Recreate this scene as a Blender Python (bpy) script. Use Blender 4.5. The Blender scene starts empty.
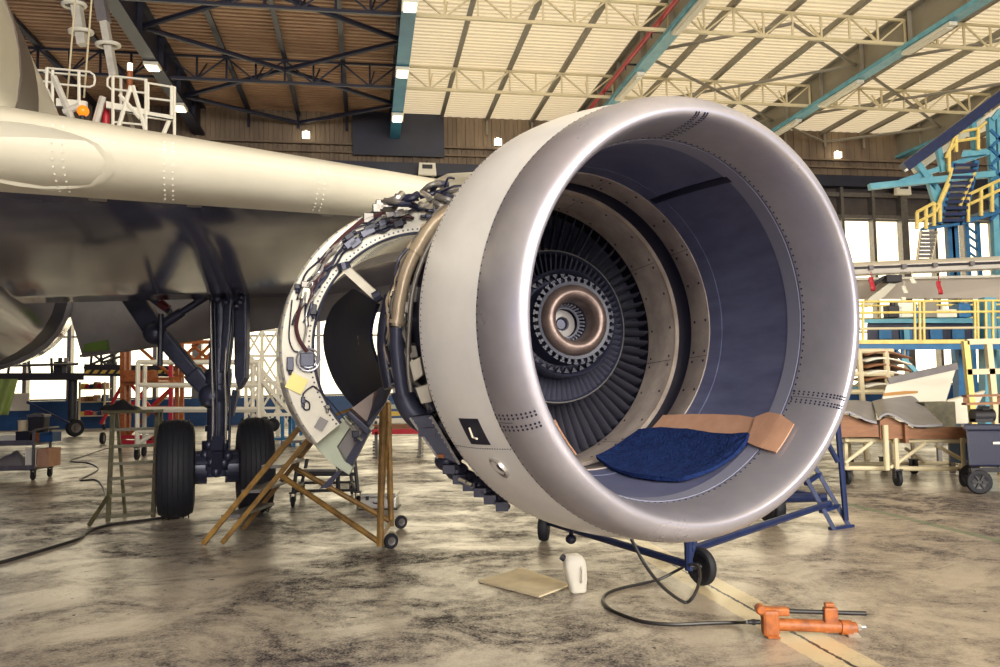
import bpy, bmesh, math, random
from mathutils import Vector, Matrix
random.seed(7)
SC = bpy.context.scene
COL = SC.collection
V = Vector
PI = math.pi
# ------------------------------------------------------------------ camera
FPX = 800.0
HC = 1.54
PITCH = math.radians(3.9)
ROLL = math.radians(1.0)
CAM = V((0, 0, HC))
FWD = V((0, math.cos(PITCH), math.sin(PITCH)))
_up0 = V((0, -math.sin(PITCH), math.cos(PITCH)))
_r0 = V((1, 0, 0))
RIGHT = _r0 * math.cos(ROLL) - _up0 * math.sin(ROLL)
UP = _r0 * math.sin(ROLL) + _up0 * math.cos(ROLL)
cd = bpy.data.cameras.new('camera')
cam = bpy.data.objects.new('camera', cd)
COL.objects.link(cam)
cd.sensor_fit = 'HORIZONTAL'
cd.sensor_width = 36.0
cd.lens = 36.0 * FPX / 1000.0
cd.clip_start = 0.05
cd.clip_end = 300
m = Matrix((RIGHT, UP, -FWD)).transposed().to_4x4()
m.translation = CAM
cam.matrix_world = m
SC.camera = cam


def ray(px, py):
    return FWD + RIGHT * ((px - 500) / FPX) + UP * ((333.5 - py) / FPX)


def W(px, py, d):
    "world point seen at a pixel, at distance d along the view axis"
    return CAM + ray(px, py) * d


def F(px, py, z=0.0):
    "point on the horizontal plane z"
    r = ray(px, py)
    return CAM + r * ((z - CAM.z) / r.z)


def YP(px, py, y):
    "point on the upright plane at depth y"
    r = ray(px, py)
    return CAM + r * (y / r.y)


def up_to(base, py):
    "height of the point straight above base that shows at row py"
    lo, hi = -2.0, 30.0
    for _ in range(50):
        z = (lo + hi) / 2
        p = V((base.x, base.y, z)) - CAM
        y = 333.5 - FPX * p.dot(UP) / p.dot(FWD)
        if y > py:
            lo = z
        else:
            hi = z
    return (lo + hi) / 2


def cam2w(x, y, z):
    return CAM + RIGHT * x - UP * y + FWD * z


def camdir(x, y, z):
    return (RIGHT * x - UP * y + FWD * z).normalized()


# ------------------------------------------------------------------ mesh builder
ORG = {}


class Fr:
    "a frame about an axis: t along a, r and angle around it"

    def __init__(s, o, a):
        s.o = V(o)
        s.a = V(a).normalized()
        s.u = V((0, 0, 1)).cross(s.a)
        if s.u.length < 1e-4:
            s.u = V((1, 0, 0))
        s.u.normalize()
        s.v = s.a.cross(s.u)

    def P(s, t, r, th):
        return s.o + s.a * t + s.u * (r * math.cos(th)) + s.v * (r * math.sin(th))


class MB:
    def __init__(s):
        s.v = []
        s.f = []

    def add(s, vs, fs):
        k = len(s.v)
        s.v += [V(p) for p in vs]
        s.f += [tuple(i + k for i in f) for f in fs]
        return s

    def hexa(s, p):
        return s.add(p, [(0, 1, 2, 3), (7, 6, 5, 4), (0, 4, 5, 1), (1, 5, 6, 2), (2, 6, 7, 3), (3, 7, 4, 0)])

    def box(s, c, size, X=(1, 0, 0), Y=(0, 1, 0), Z=(0, 0, 1)):
        c = V(c)
        X, Y, Z = V(X) * size[0] / 2, V(Y) * size[1] / 2, V(Z) * size[2] / 2
        return s.hexa([c - X - Y - Z, c + X - Y - Z, c + X + Y - Z, c - X + Y - Z,
                       c - X - Y + Z, c + X - Y + Z, c + X + Y + Z, c - X + Y + Z])

    def bar(s, p0, p1, w, h=None, up=(0, 0, 1)):
        p0, p1 = V(p0), V(p1)
        h = h or w
        d = (p1 - p0)
        L = d.length
        d.normalize()
        up = V(up)
        if abs(d.dot(up)) > .98:
            up = V((0, 1, 0))
        x = d.cross(up).normalized()
        z = x.cross(d)
        return s.box((p0 + p1) / 2, (w, L, h), x, d, z)

    def tube(s, p0, p1, r, n=8, r2=None):
        return s.path([p0, p1], r, n, radii=[r, r if r2 is None else r2])

    def path(s, pts, r, n=8, radii=None, closed=False):
        pts = [V(p) for p in pts]
        rings = []
        prev = None
        N = len(pts)
        for i, p in enumerate(pts):
            if closed:
                d = pts[(i + 1) % N] - pts[i - 1]
            else:
                d = pts[min(i + 1, N - 1)] - pts[max(i - 1, 0)]
            if d.length < 1e-9:
                d = V((0, 0, 1))
            d.normalize()
            if prev is None:
                x = d.orthogonal().normalized()
            else:
                x = (prev - d * prev.dot(d))
                x = x.normalized() if x.length > 1e-6 else d.orthogonal().normalized()
            prev = x
            y = d.cross(x)
            rr = radii[i] if radii else r
            rings.append([p + (x * math.cos(a) + y * math.sin(a)) * rr for a in [2 * PI * k / n for k in range(n)]])
        return s.loft(rings, True, not closed, closed)

    def loft(s, rings, wrap=True, caps=True, loop=False):
        k = len(s.v)
        n = len(rings[0])
        for r in rings:
            s.v += [V(p) for p in r]
        R = len(rings)
        for i in range(R if loop else R - 1):
            a, b = k + i * n, k + ((i + 1) % R) * n
            for j in range(n if wrap else n - 1):
                j2 = (j + 1) % n
                s.f.append((a + j, a + j2, b + j2, b + j))
        if caps and wrap:
            s.f.append(tuple(k + j for j in range(n)))
            s.f.append(tuple(k + (R - 1) * n + j for j in range(n)))
        return s

    def lathe(s, fr, prof, n=48, a0=0.0, a1=None, caps=False, closed_prof=False):
        full = a1 is None
        if full:
            ths = [2 * PI * k / n for k in range(n)]
        else:
            ths = [a0 + (a1 - a0) * k / n for k in range(n + 1)]
        pr = list(prof)
        if closed_prof:
            rings = [[fr.P(t, r, th) for t, r in pr] for th in ths]
            return s.loft(rings, True, not full, full)
        rings = [[fr.P(t, r, th) for th in ths] for t, r in pr]
        return s.loft(rings, full, caps, False)

    def prism(s, poly, vec):
        poly = [V(p) for p in poly]
        vec = V(vec)
        n = len(poly)
        vs = poly + [p + vec for p in poly]
        fs = [tuple(range(n)), tuple(range(2 * n - 1, n - 1, -1))]
        fs += [(i, (i + 1) % n, n + (i + 1) % n, n + i) for i in range(n)]
        return s.add(vs, fs)

    def ball(s, c, r, X=(1, 0, 0), Y=(0, 1, 0), Z=(0, 0, 1), n=12, m=8):
        c = V(c)
        X, Y, Z = V(X), V(Y), V(Z)
        if not hasattr(r, '__len__'):
            r = (r, r, r)
        rings = []
        for i in range(m + 1):
            ph = -PI / 2 + PI * i / m
            cr = max(math.cos(ph), 1e-3)
            rings.append([c + X * r[0] * cr * math.cos(2 * PI * j / n) + Y * r[1] * cr * math.sin(2 * PI * j / n) + Z * r[2] * math.sin(ph) for j in range(n)])
        return s.loft(rings)

    def grid(s, fn, nu, nv):
        k = len(s.v)
        for i in range(nu + 1):
            for j in range(nv + 1):
                s.v.append(V(fn(i / nu, j / nv)))
        for i in range(nu):
            for j in range(nv):
                a = k + i * (nv + 1) + j
                s.f.append((a, a + 1, a + nv + 2, a + nv + 1))
        return s

    def build(s, name, mat, parent=None, smooth=35, bevel=0, solid=0, sub=0, loc=None, fix=True):
        if parent is not None:
            L = ORG[parent.name]
        elif loc is not None:
            L = V(loc)
        else:
            xs = [p.x for p in s.v]
            ys = [p.y for p in s.v]
            L = V(((min(xs) + max(xs)) / 2, (min(ys) + max(ys)) / 2, min(p.z for p in s.v)))
        me = bpy.data.meshes.new(name)
        me.from_pydata([p - L for p in s.v], [], s.f)
        me.validate()
        if fix:
            bm = bmesh.new()
            bm.from_mesh(me)
            bmesh.ops.remove_doubles(bm, verts=bm.verts, dist=1e-5)
            bmesh.ops.recalc_face_normals(bm, faces=bm.faces)
            bm.to_mesh(me)
            bm.free()
        o = bpy.data.objects.new(name, me)
        COL.objects.link(o)
        me.materials.append(mat)
        ORG[o.name] = L
        if parent is not None:
            o.parent = parent
        else:
            o.location = L
        if smooth:
            for p in me.polygons:
                p.use_smooth = True
            me.set_sharp_from_angle(angle=math.radians(smooth))
        if solid:
            md = o.modifiers.new('s', 'SOLIDIFY')
            md.thickness = solid
            md.offset = 0
        if bevel:
            md = o.modifiers.new('b', 'BEVEL')
            md.width = bevel
            md.segments = 2
            md.limit_method = 'ANGLE'
        if sub:
            md = o.modifiers.new('u', 'SUBSURF')
            md.levels = md.render_levels = sub
        return o


def smooth_pts(pts, k=6):
    "Catmull-Rom through the points"
    pts = [V(p) for p in pts]
    out = []
    for i in range(len(pts) - 1):
        p0, p1, p2, p3 = pts[max(i - 1, 0)], pts[i], pts[i + 1], pts[min(i + 2, len(pts) - 1)]
        for j in range(k):
            t = j / k
            out.append(.5 * ((2 * p1) + (p2 - p0) * t + (2 * p0 - 5 * p1 + 4 * p2 - p3) * t * t + (3 * p1 - p0 - 3 * p2 + p3) * t ** 3))
    out.append(pts[-1])
    return out


def tag(o, label, cat, group=None, kind=None):
    if label:
        o['label'] = label
    if cat:
        o['category'] = cat
    if group:
        o['group'] = group
    if kind:
        o['kind'] = kind
    return o


def thing(name, label, cat, loc, group=None):
    o = bpy.data.objects.new(name, None)
    o.empty_display_size = .2
    COL.objects.link(o)
    o.location = V(loc)
    ORG[o.name] = V(loc)
    return tag(o, label, cat, group)


def tb(parent, name, p0, p1, r, mat, n=8, label=None):
    o = MB().tube(p0, p1, r, n).build(name, mat, parent)
    if label:
        o['label'] = label
    return o


def br(parent, name, p0, p1, w, mat, h=None, up=(0, 0, 1), bevel=0):
    return MB().bar(p0, p1, w, h, up).build(name, mat, parent, smooth=0, bevel=bevel)


def wheel(parent, c, ax, R, w, tyre, hub, name='wheel', rim=.55):
    fr = Fr(c, ax)
    h = w / 2
    t = MB().lathe(fr, [(-h * .8, R * rim), (-h, R * .72), (-h * .9, R * .9), (-h * .5, R * .98), (0, R), (h * .5, R * .98), (h * .9, R * .9), (h, R * .72), (h * .8, R * rim)], 28, closed_prof=True).build(name, tyre, parent)
    MB().lathe(fr, [(-h * .7, R * rim * 1.02), (-h * .55, R * rim * .8), (-h * .6, R * .2), (-h * .95, R * .16), (-h * .95, .001), (h * .95, .001), (h * .95, R * .16), (h * .6, R * .2), (h * .55, R * rim * .8), (h * .7, R * rim * 1.02)], 20).build('hub', hub, t)
    return t


def caster(parent, top, R, w, tyre, metal, ax=(1, 0, 0), lean=.0):
    "swivel caster under a frame: fork and wheel"
    top = V(top)
    ax = V(ax).normalized()
    c = V((top.x, top.y, R)) + V((0, 0, 1)).cross(ax) * lean
    fk = MB()
    for s in (-1, 1):
        fk.bar(top - V((0, 0, .02)) + ax * s * (w * .5 + .012), c + ax * s * (w * .5 + .012), .008, R * .9, up=(0, 0, 1))
    fk.box(top - V((0, 0, .012)), (w + .05, w + .05, .02), ax, V((0, 0, 1)).cross(ax))
    f = fk.build('caster', metal, parent, smooth=0)
    wheel(f, c, ax, R, w, tyre, metal) if False else None
    fr = Fr(c, ax)
    h = w / 2
    MB().lathe(fr, [(-h, .001), (-h, R * .75), (-h * .7, R), (h * .7, R), (h, R * .75), (h, .001)], 20).build('wheel', tyre, f)
    return f


# ------------------------------------------------------------------ materials
def lin(c):
    out = []
    for x in c:
        x = x / 255.0
        out.append(x / 12.92 if x <= .04045 else ((x + .055) / 1.055) ** 2.4)
    return (*out, 1)


def mat(name, rgb, rough=.5, metal=0.0, rgb2=None, scale=3.0, amt=.5, bump=0.0, bscale=40, coat=0.0, stretch=None, emit=None, spec=.5, alpha=1, trans=0, rvar=.0):
    M = bpy.data.materials.new(name)
    M.use_nodes = True
    nt = M.node_tree
    N, Lk = nt.nodes, nt.links
    b = N['Principled BSDF']
    b.inputs['Base Color'].default_value = lin(rgb)
    b.inputs['Roughness'].default_value = rough
    b.inputs['Metallic'].default_value = metal
    b.inputs['Specular IOR Level'].default_value = spec
    b.inputs['Coat Weight'].default_value = coat
    b.inputs['Coat Roughness'].default_value = .12
    if trans:
        b.inputs['Transmission Weight'].default_value = trans
        b.inputs['IOR'].default_value = 1.2
    if emit:
        b.inputs['Emission Color'].default_value = lin(emit[0])
        b.inputs['Emission Strength'].default_value = emit[1]
    if rgb2 or bump or rvar:
        tc = N.new('ShaderNodeTexCoord')
        mp = N.new('ShaderNodeMapping')
        Lk.new(tc.outputs['Object'], mp.inputs['Vector'])
        if stretch:
            mp.inputs['Scale'].default_value = stretch
    if rgb2 or rvar:
        nz = N.new('ShaderNodeTexNoise')
        nz.inputs['Scale'].default_value = scale
        nz.inputs['Detail'].default_value = 7
        nz.inputs['Roughness'].default_value = .62
        Lk.new(mp.outputs['Vector'], nz.inputs['Vector'])
    if rgb2:
        rp = N.new('ShaderNodeValToRGB')
        c0 = .5 - .25 * (1.2 - amt) + (amt - .5) * .3
        rp.color_ramp.elements[0].position = max(0, .5 - .2 + (amt - .5) * .4)
        rp.color_ramp.elements[1].position = min(1, .5 + .2 + (amt - .5) * .4)
        rp.color_ramp.elements[0].color = lin(rgb2)
        rp.color_ramp.elements[1].color = lin(rgb)
        Lk.new(nz.outputs['Fac'], rp.inputs['Fac'])
        Lk.new(rp.outputs['Color'], b.inputs['Base Color'])
    if rvar:
        mr = N.new('ShaderNodeMapRange')
        mr.inputs['From Min'].default_value = .35
        mr.inputs['From Max'].default_value = .65
        mr.inputs['To Min'].default_value = rough + rvar
        mr.inputs['To Max'].default_value = max(.02, rough - rvar)
        Lk.new(nz.outputs['Fac'], mr.inputs['Value'])
        Lk.new(mr.outputs['Result'], b.inputs['Roughness'])
    if bump:
        n2 = N.new('ShaderNodeTexNoise')
        n2.inputs['Scale'].default_value = bscale
        n2.inputs['Detail'].default_value = 4
        Lk.new(mp.outputs['Vector'], n2.inputs['Vector'])
        bp = N.new('ShaderNodeBump')
        bp.inputs['Strength'].default_value = bump
        bp.inputs['Distance'].default_value = .02
        Lk.new(n2.outputs['Fac'], bp.inputs['Height'])
        Lk.new(bp.outputs['Normal'], b.inputs['Normal'])
    return M


def roof_light_mat():
    "translucent corrugated roof sheet: daylight comes through it"
    M = mat('roof_sheet_cream', (240, 226, 186), .6, rgb2=(226, 208, 164), scale=.35, amt=.4)
    nt = M.node_tree
    b = nt.nodes['Principled BSDF']
    out = [n for n in nt.nodes if n.type == 'OUTPUT_MATERIAL'][0]
    tr = nt.nodes.new('ShaderNodeBsdfTranslucent')
    tr.inputs['Color'].default_value = lin((244, 228, 188))
    mx = nt.nodes.new('ShaderNodeMixShader')
    mx.inputs[0].default_value = .45
    nt.links.new(b.outputs[0], mx.inputs[1])
    nt.links.new(tr.outputs[0], mx.inputs[2])
    nt.links.new(mx.outputs[0], out.inputs['Surface'])
    return M


MT = dict(
    cowl=mat('cowl_paint', (238, 238, 238), .3, rgb2=(218, 218, 220), scale=1.5, amt=.45, coat=.2),
    lip=mat('polished_lip', (186, 184, 194), .33, .6, rgb2=(158, 156, 168), scale=2.2, amt=.42, rvar=.06),
    liner=mat('liner_grey', (96, 100, 130), .5, .0, rgb2=(76, 80, 110), scale=2.5, amt=.5, stretch=(1, 1, 5)),
    tan=mat('rub_panel_tan', (178, 166, 158), .45, rgb2=(132, 120, 118), scale=5, amt=.45),
    black=mat('matt_black', (17, 21, 46), .5),
    satin=mat('satin_dark', (52, 54, 74), .35, .3),
    vane=mat('vane_alloy', (96, 96, 112), .36, .45),
    bright=mat('bright_steel', (205, 203, 200), .28, .85),
    igv=mat('steel_blade', (150, 152, 168), .34, .5),
    copper=mat('heat_stained_steel', (122, 106, 100), .38, .6, rgb2=(84, 70, 68), scale=12, amt=.5),
    wing=mat('wing_cream', (214, 210, 194), .3, rgb2=(202, 197, 180), scale=1.2, amt=.45, coat=.2),
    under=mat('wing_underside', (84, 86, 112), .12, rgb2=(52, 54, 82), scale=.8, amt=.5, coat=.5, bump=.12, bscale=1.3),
    greyp=mat('grey_paint', (128, 124, 124), .35, rgb2=(108, 104, 108), scale=2, amt=.45),
    gear=mat('gear_grey', (66, 70, 92), .38, .25, rgb2=(40, 43, 62), scale=6, amt=.45),
    tyre=mat('tyre_rubber', (22, 23, 34), .7, rgb2=(14, 15, 24), scale=8),
    chrome=mat('chrome', (220, 220, 220), .1, 1),
    white=mat('white_paint', (232, 228, 212), .45),
    railw=mat('rail_white', (236, 232, 216), .45),
    blue=mat('blue_paint', (24, 42, 88), .4, rgb2=(16, 28, 62), scale=9, amt=.4),
    lblue=mat('light_blue_paint', (112, 178, 196), .45, rgb2=(76, 146, 176), scale=2, amt=.4),
    dockblue=mat('dock_blue', (40, 112, 160), .45, rgb2=(28, 84, 134), scale=3, amt=.4),
    yellow=mat('yellow_paint', (234, 212, 128), .45, rgb2=(214, 188, 100), scale=6, amt=.4),
    ladder=mat('mustard_paint', (156, 120, 58), .45, rgb2=(104, 76, 40), scale=9, amt=.45),
    olive=mat('olive_paint', (92, 86, 58), .5, rgb2=(58, 54, 40), scale=9, amt=.45),
    orange=mat('orange_paint', (184, 104, 44), .5, rgb2=(116, 62, 36), scale=14, amt=.5),
    red=mat('red_paint', (186, 38, 52), .45),
    pipe=mat('duct_metal', (196, 182, 160), .32, .45, rgb2=(164, 146, 126), scale=7, amt=.45),
    sealgrey=mat('primer_grey', (218, 214, 202), .4, rgb2=(188, 184, 174), scale=3, amt=.45),
    green=mat('pale_green_primer', (186, 194, 178), .5, rgb2=(168, 176, 160), scale=4, amt=.4),
    cardboard=mat('cardboard', (188, 146, 120), .8, rgb2=(166, 124, 100), scale=6, amt=.45, bump=.1),
    cloth=mat('blue_cloth', (34, 54, 104), .95, rgb2=(18, 30, 72), scale=22, amt=.5, bump=.6, bscale=60, spec=.1),
    wood=mat('plywood', (150, 104, 72), .6, rgb2=(116, 78, 54), scale=4, amt=.45, stretch=(1, 1, 6)),
    plastic=mat('milky_plastic', (250, 246, 236), .3, trans=.35, spec=.4),
    rubber=mat('black_rubber', (26, 25, 30), .45),
    steelg=mat('galvanised', (128, 124, 120), .4, .5, rgb2=(98, 94, 94), scale=7, amt=.45),
    silver=mat('aluminium_case', (196, 192, 184), .35, .5),
    paper=mat('paper_sheet', (240, 226, 194), .8, rgb2=(216, 200, 166), scale=3, amt=.45),
    girder=mat('girder_grey', (140, 136, 126), .55, rgb2=(132, 124, 108), scale=.8, amt=.45),
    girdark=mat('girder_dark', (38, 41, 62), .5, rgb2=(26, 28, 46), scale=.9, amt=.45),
    girblue=mat('girder_blue', (58, 140, 172), .5, rgb2=(40, 112, 154), scale=.6, amt=.4),
    truss=mat('truss_cream', (208, 196, 162), .5),
    ceilc=roof_light_mat(),
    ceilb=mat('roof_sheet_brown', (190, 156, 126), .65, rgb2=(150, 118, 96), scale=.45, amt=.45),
    wallc=mat('ribbed_concrete', (142, 124, 102), .75, rgb2=(94, 80, 70), scale=.8, amt=.5, stretch=(1, 1, .18), bump=.2, bscale=9),
    dark=mat('dark_steel', (40, 38, 44), .55),
    wpanel=mat('grimy_panel', (92, 84, 80), .5, rgb2=(70, 64, 66), scale=1.2, amt=.45),
    dado=mat('blue_dado', (26, 76, 128), .5, rgb2=(20, 60, 108), scale=1.2, amt=.4),
    lamp=mat('lamp_glow', (250, 244, 220), .4, emit=((255, 244, 214), 3.0)),
    window=mat('daylit_glass', (240, 232, 205), .5, emit=((255, 242, 206), 1.9)),
    hose=mat('hose_black', (40, 38, 38), .4),
    amber=mat('amber_lens', (240, 130, 30), .3, emit=((255, 140, 30), .6)),
    ystripe=mat('hazard_yellow', (214, 184, 84), .5),
)
# ------------------------------------------------------------------ the hangar
RY = math.radians(9.5)
WX = V((math.cos(RY), math.sin(RY), 0))
WT = V((math.sin(RY), -math.cos(RY), 0))     # from the far wall towards the camera
ZU = V((0, 0, 1))
WO = V((0, 41.0, 0))


def R(s, d, z=0.0):
    return WO + WX * s + WT * d + ZU * z


def s_at(px, d=0.0):
    k = (px - 500) / FPX
    o = WO + WT * d
    return (k * o.y - o.x) / (WX.x - k * WX.y)


def floor_mat():
    M = bpy.data.materials.new('worn_concrete')
    M.use_nodes = True
    nt = M.node_tree
    N, Lk = nt.nodes, nt.links
    b = N['Principled BSDF']
    tc = N.new('ShaderNodeTexCoord')
    pos = tc.outputs['Object']

    def noise(scale, detail=8, rough=.65, dist=0.0, st=(1, 1, 1)):
        mp = N.new('ShaderNodeMapping')
        mp.inputs['Scale'].default_value = st
        Lk.new(pos, mp.inputs['Vector'])
        n = N.new('ShaderNodeTexNoise')
        n.inputs['Scale'].default_value = scale
        n.inputs['Detail'].default_value = detail
        n.inputs['Roughness'].default_value = rough
        n.inputs['Distortion'].default_value = dist
        Lk.new(mp.outputs['Vector'], n.inputs['Vector'])
        return n.outputs['Fac']

    def ramp(fac, a, bb, c0, c1):
        r = N.new('ShaderNodeValToRGB')
        r.color_ramp.elements[0].position = a
        r.color_ramp.elements[1].position = bb
        r.color_ramp.elements[0].color = c0
        r.color_ramp.elements[1].color = c1
        Lk.new(fac, r.inputs['Fac'])
        return r.outputs['Color']

    def mix(f, a, c, mode='MIX'):
        x = N.new('ShaderNodeMix')
        x.data_type = 'RGBA'
        x.blend_type = mode
        if isinstance(f, float):
            x.inputs['Factor'].default_value = f
        else:
            Lk.new(f, x.inputs['Factor'])
        for s_, k in ((a, 6), (c, 7)):
            if isinstance(s_, tuple):
                x.inputs[k].default_value = s_
            else:
                Lk.new(s_, x.inputs[k])
        return x.outputs[2]

    def math_(op, a, c=None):
        x = N.new('ShaderNodeMath')
        x.operation = op
        for i, s_ in enumerate((a, c)):
            if s_ is None:
                continue
            if isinstance(s_, (int, float)):
                x.inputs[i].default_value = s_
            else:
                Lk.new(s_, x.inputs[i])
        return x.outputs[0]

    def linedist(p0, p1):
        p0, p1 = V(p0), V(p1)
        d = (p1 - p0).normalized()
        n = V((-d.y, d.x, 0))
        x = N.new('ShaderNodeVectorMath')
        x.operation = 'DOT_PRODUCT'
        Lk.new(pos, x.inputs[0])
        x.inputs[1].default_value = n
        return math_('SUBTRACT', x.outputs['Value'], n.dot(p0))

    K, Wh = (0, 0, 0, 1), (1, 1, 1, 1)
    big = ramp(noise(.30, 9, .68, .8), .38, .56, K, Wh)
    mid = ramp(noise(1.1, 10, .72, .8, (1, 1.15, 1)), .42, .56, K, Wh)
    fine = ramp(noise(9, 8, .8), .35, .7, K, Wh)
    grit = ramp(noise(60, 3, .7), .38, .6, K, Wh)
    speck = ramp(noise(13, 2, .5), .25, .29, K, Wh)
    st = math_('MULTIPLY', math_('ADD', math_('MULTIPLY', big, .7), math_('MULTIPLY', mid, .6)), math_('ADD', math_('MULTIPLY', fine, .55), math_('ADD', math_('MULTIPLY', grit, .25), .3)))
    col = mix(st, lin((206, 192, 172)), lin((46, 38, 48)))
    # painted band with the dark groove along it, and the thin green line
    g0, g1 = F(707, 584), F(855, 667)
    ld = math_('ABSOLUTE', math_('ADD', linedist(g0, g1), math_('MULTIPLY', math_('SUBTRACT', noise(14, 4), .5), .05)))
    band = math_('MULTIPLY', math_('LESS_THAN', ld, .16), math_('ADD', .95, math_('MULTIPLY', st, -.6)))
    col = mix(band, col, lin((226, 208, 166)))
    groove = math_('LESS_THAN', ld, .012)
    col = mix(groove, col, lin((26, 24, 30)))
    h0, h1 = F(860, 507), F(1000, 541)
    ld2 = math_('ABSOLUTE', linedist(h0, h1))
    col = mix(math_('MULTIPLY', math_('LESS_THAN', ld2, .06), .7), col, lin((92, 118, 88)))
    col = mix(math_('SUBTRACT', 1.0, speck), col, lin((30, 26, 28)))
    Lk.new(col, b.inputs['Base Color'])
    rr = math_('ADD', .26, math_('MULTIPLY', st, .4))
    Lk.new(math_('ADD', rr, math_('MULTIPLY', grit, .05)), b.inputs['Roughness'])
    Lk.new(math_('SUBTRACT', .9, math_('MULTIPLY', st, 1.0)), b.inputs['Coat Weight'])
    b.inputs['Coat Roughness'].default_value = .27
    b.inputs['Coat IOR'].default_value = 1.6
    b.inputs['Specular IOR Level'].default_value = .5
    bp = N.new('ShaderNodeBump')
    bp.inputs['Strength'].default_value = .18
    bp.inputs['Distance'].default_value = .01
    Lk.new(fine, bp.inputs['Height'])
    Lk.new(bp.outputs['Normal'], b.inputs['Normal'])
    return M


def struct(o):
    o['kind'] = 'structure'
    return o


S0, S1 = -40.0, 34.0
struct(MB().hexa([R(S0, 62, -.2), R(S1, 62, -.2), R(S1, -1, -.2), R(S0, -1, -.2), R(S0, 62), R(S1, 62), R(S1, -1), R(S0, -1)]).build('floor', floor_mat(), smooth=0, loc=(0, 0, 0)))

ZC = 15.6                         # underside of the roof sheets
GS = [-24.3, -14.8, -5.3, 4.2, 13.7, 23.2, 32.7]
DR = 52.0


def roof_sheet(name, s0, s1, m_):
    b = MB()
    pts = []
    d = 0.0
    while d < DR:
        pts += [(d, 0), (d + .11, 0), (d + .15, .05), (d + .26, .05)]
        d += .30
    b.loft([[R(s0, dd, ZC + zz) for dd, zz in pts], [R(s1, dd, ZC + zz) for dd, zz in pts]], wrap=False)
    return struct(b.build(name, m_, smooth=0, ))


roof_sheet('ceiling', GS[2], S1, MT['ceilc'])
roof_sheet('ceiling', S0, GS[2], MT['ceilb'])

# far wall: ribbed concrete above, glazing below, blue dado
b = MB()
pts = []
s = S0
while s < S1:
    pts += [(s, 0), (s + .17, 0), (s + .2, .05), (s + .40, .05), (s + .43, 0)]
    s += .46
for z0, z1, off in ((13.9, ZC, 0), (13.5, 13.9, .10), (13.0, 13.5, .2)):
    b.loft([[R(q, dd + off, z0) for q, dd in pts], [R(q, dd + off, z1) for q, dd in pts]], wrap=False)
b.box(R(-3, -.3, 14.3), (74, .3, 2.6), WX, WT)
struct(b.build('wall_back', MT['wallc'], smooth=0))
struct(MB().box(R(-3, .1, 12.7), (74, .7, .62), WX, WT).build('roof_beam', MT['girdark'], smooth=0))
struct(MB().box(R(-3, .25, 13.9), (74, .3, .1), WX, WT).box(R(-3, .33, 13.45), (74, .3, .08), WX, WT).build('trim_1', MT['wallc'], smooth=0))
# grimy upper panels and window bays between columns
k = 0
NP = [s0 + 1.9 * i for s0 in GS[:-1] for i in range(5)]
NP = [q for q in NP if S0 < q < 33]
struct(MB().box(R(-3, -.25, 11.65), (74, .2, 1.7), WX, WT).build('wall_back_panel', MT['wpanel'], smooth=0))
for q in NP:
    big_ = min(abs(q - g) for g in GS) < .1
    w_ = .42 if big_ else .17
    struct(MB().box(R(q, .05, 6.2), (w_, .45, 12.4), WX, WT).build('column', MT['steelg'], smooth=0))
struct(MB().box(R(-3, .0, 10.75), (74, .4, .2), WX, WT).box(R(-3, .0, 12.0), (74, .3, .25), WX, WT).build('trim_2', MT['steelg'], smooth=0))
k = 0
for i in range(len(GS) - 1):
    k += 1
    a, c = GS[i], GS[i + 1]
    w = struct(MB().box(R((a + c) / 2, -.2, 6.0), (c - a - .3, .06, 9.4), WX, WT).build('window_%d' % k, MT['window'], smooth=0))
    fb = MB()
    for z in (1.35, 4.3, 6.2, 8.1, 10.6):
        fb.box(R((a + c) / 2, -.12, z), (c - a - .3, .08, .09), WX, WT)
    fb.build('window_frame', MT['girder'], w, smooth=0)
struct(MB().box(R(-3, .12, .65), (74, .5, 1.3), WX, WT).build('wall_back_dado', MT['dado'], smooth=0))
struct(MB().box(R(S1 + .2, 24, 7.8), (.4, 50, 15.6), WX, WT).build('wall_right', MT['wpanel'], smooth=0))
struct(MB().box(R(S0 - .2, 24, 7.8), (.4, 50, 15.6), WX, WT).build('wall_left', MT['wpanel'], smooth=0))

# deep girders running to the far wall, with coloured lower flange
for i, g in enumerate(GS):
    body = MT['girdark'] if i < 3 else MT['girder']  # dark colour stands in for shade on the blue-flanged girder's web
    b = MB()
    b.box(R(g, 25, 14.95), (.07, 50.4, 1.3), WX, WT)
    b.box(R(g, 25, 15.56), (.55, 50.4, .06), WX, WT)
    for d in range(2, 50, 3):
        b.box(R(g, d, 14.9), (.4, .04, 1.25), WX, WT)
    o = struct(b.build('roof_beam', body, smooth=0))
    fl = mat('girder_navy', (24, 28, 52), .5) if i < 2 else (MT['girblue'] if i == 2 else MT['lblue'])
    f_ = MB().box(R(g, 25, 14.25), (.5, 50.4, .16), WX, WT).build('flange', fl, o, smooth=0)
# dark end plate where the blue girder meets the wall
struct(MB().box(R(-5.1, .52, 14.4), (4.6, .12, 2.2), WX, WT).build('trim_3', MT['girdark'], smooth=0))
# joists under the sheets
for i in range(len(GS) - 1):
    for j in (1, 2, 3):
        q = GS[i] + 2.375 * j
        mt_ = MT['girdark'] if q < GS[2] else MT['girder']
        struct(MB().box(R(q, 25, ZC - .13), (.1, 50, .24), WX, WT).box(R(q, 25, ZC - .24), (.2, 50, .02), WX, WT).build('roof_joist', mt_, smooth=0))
        MBs = MB().bar(R(q, .35, ZC - .2), R(q, .35, 14.6), .11)
        struct(MBs.build('wall_strut', mt_, smooth=0))


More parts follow.
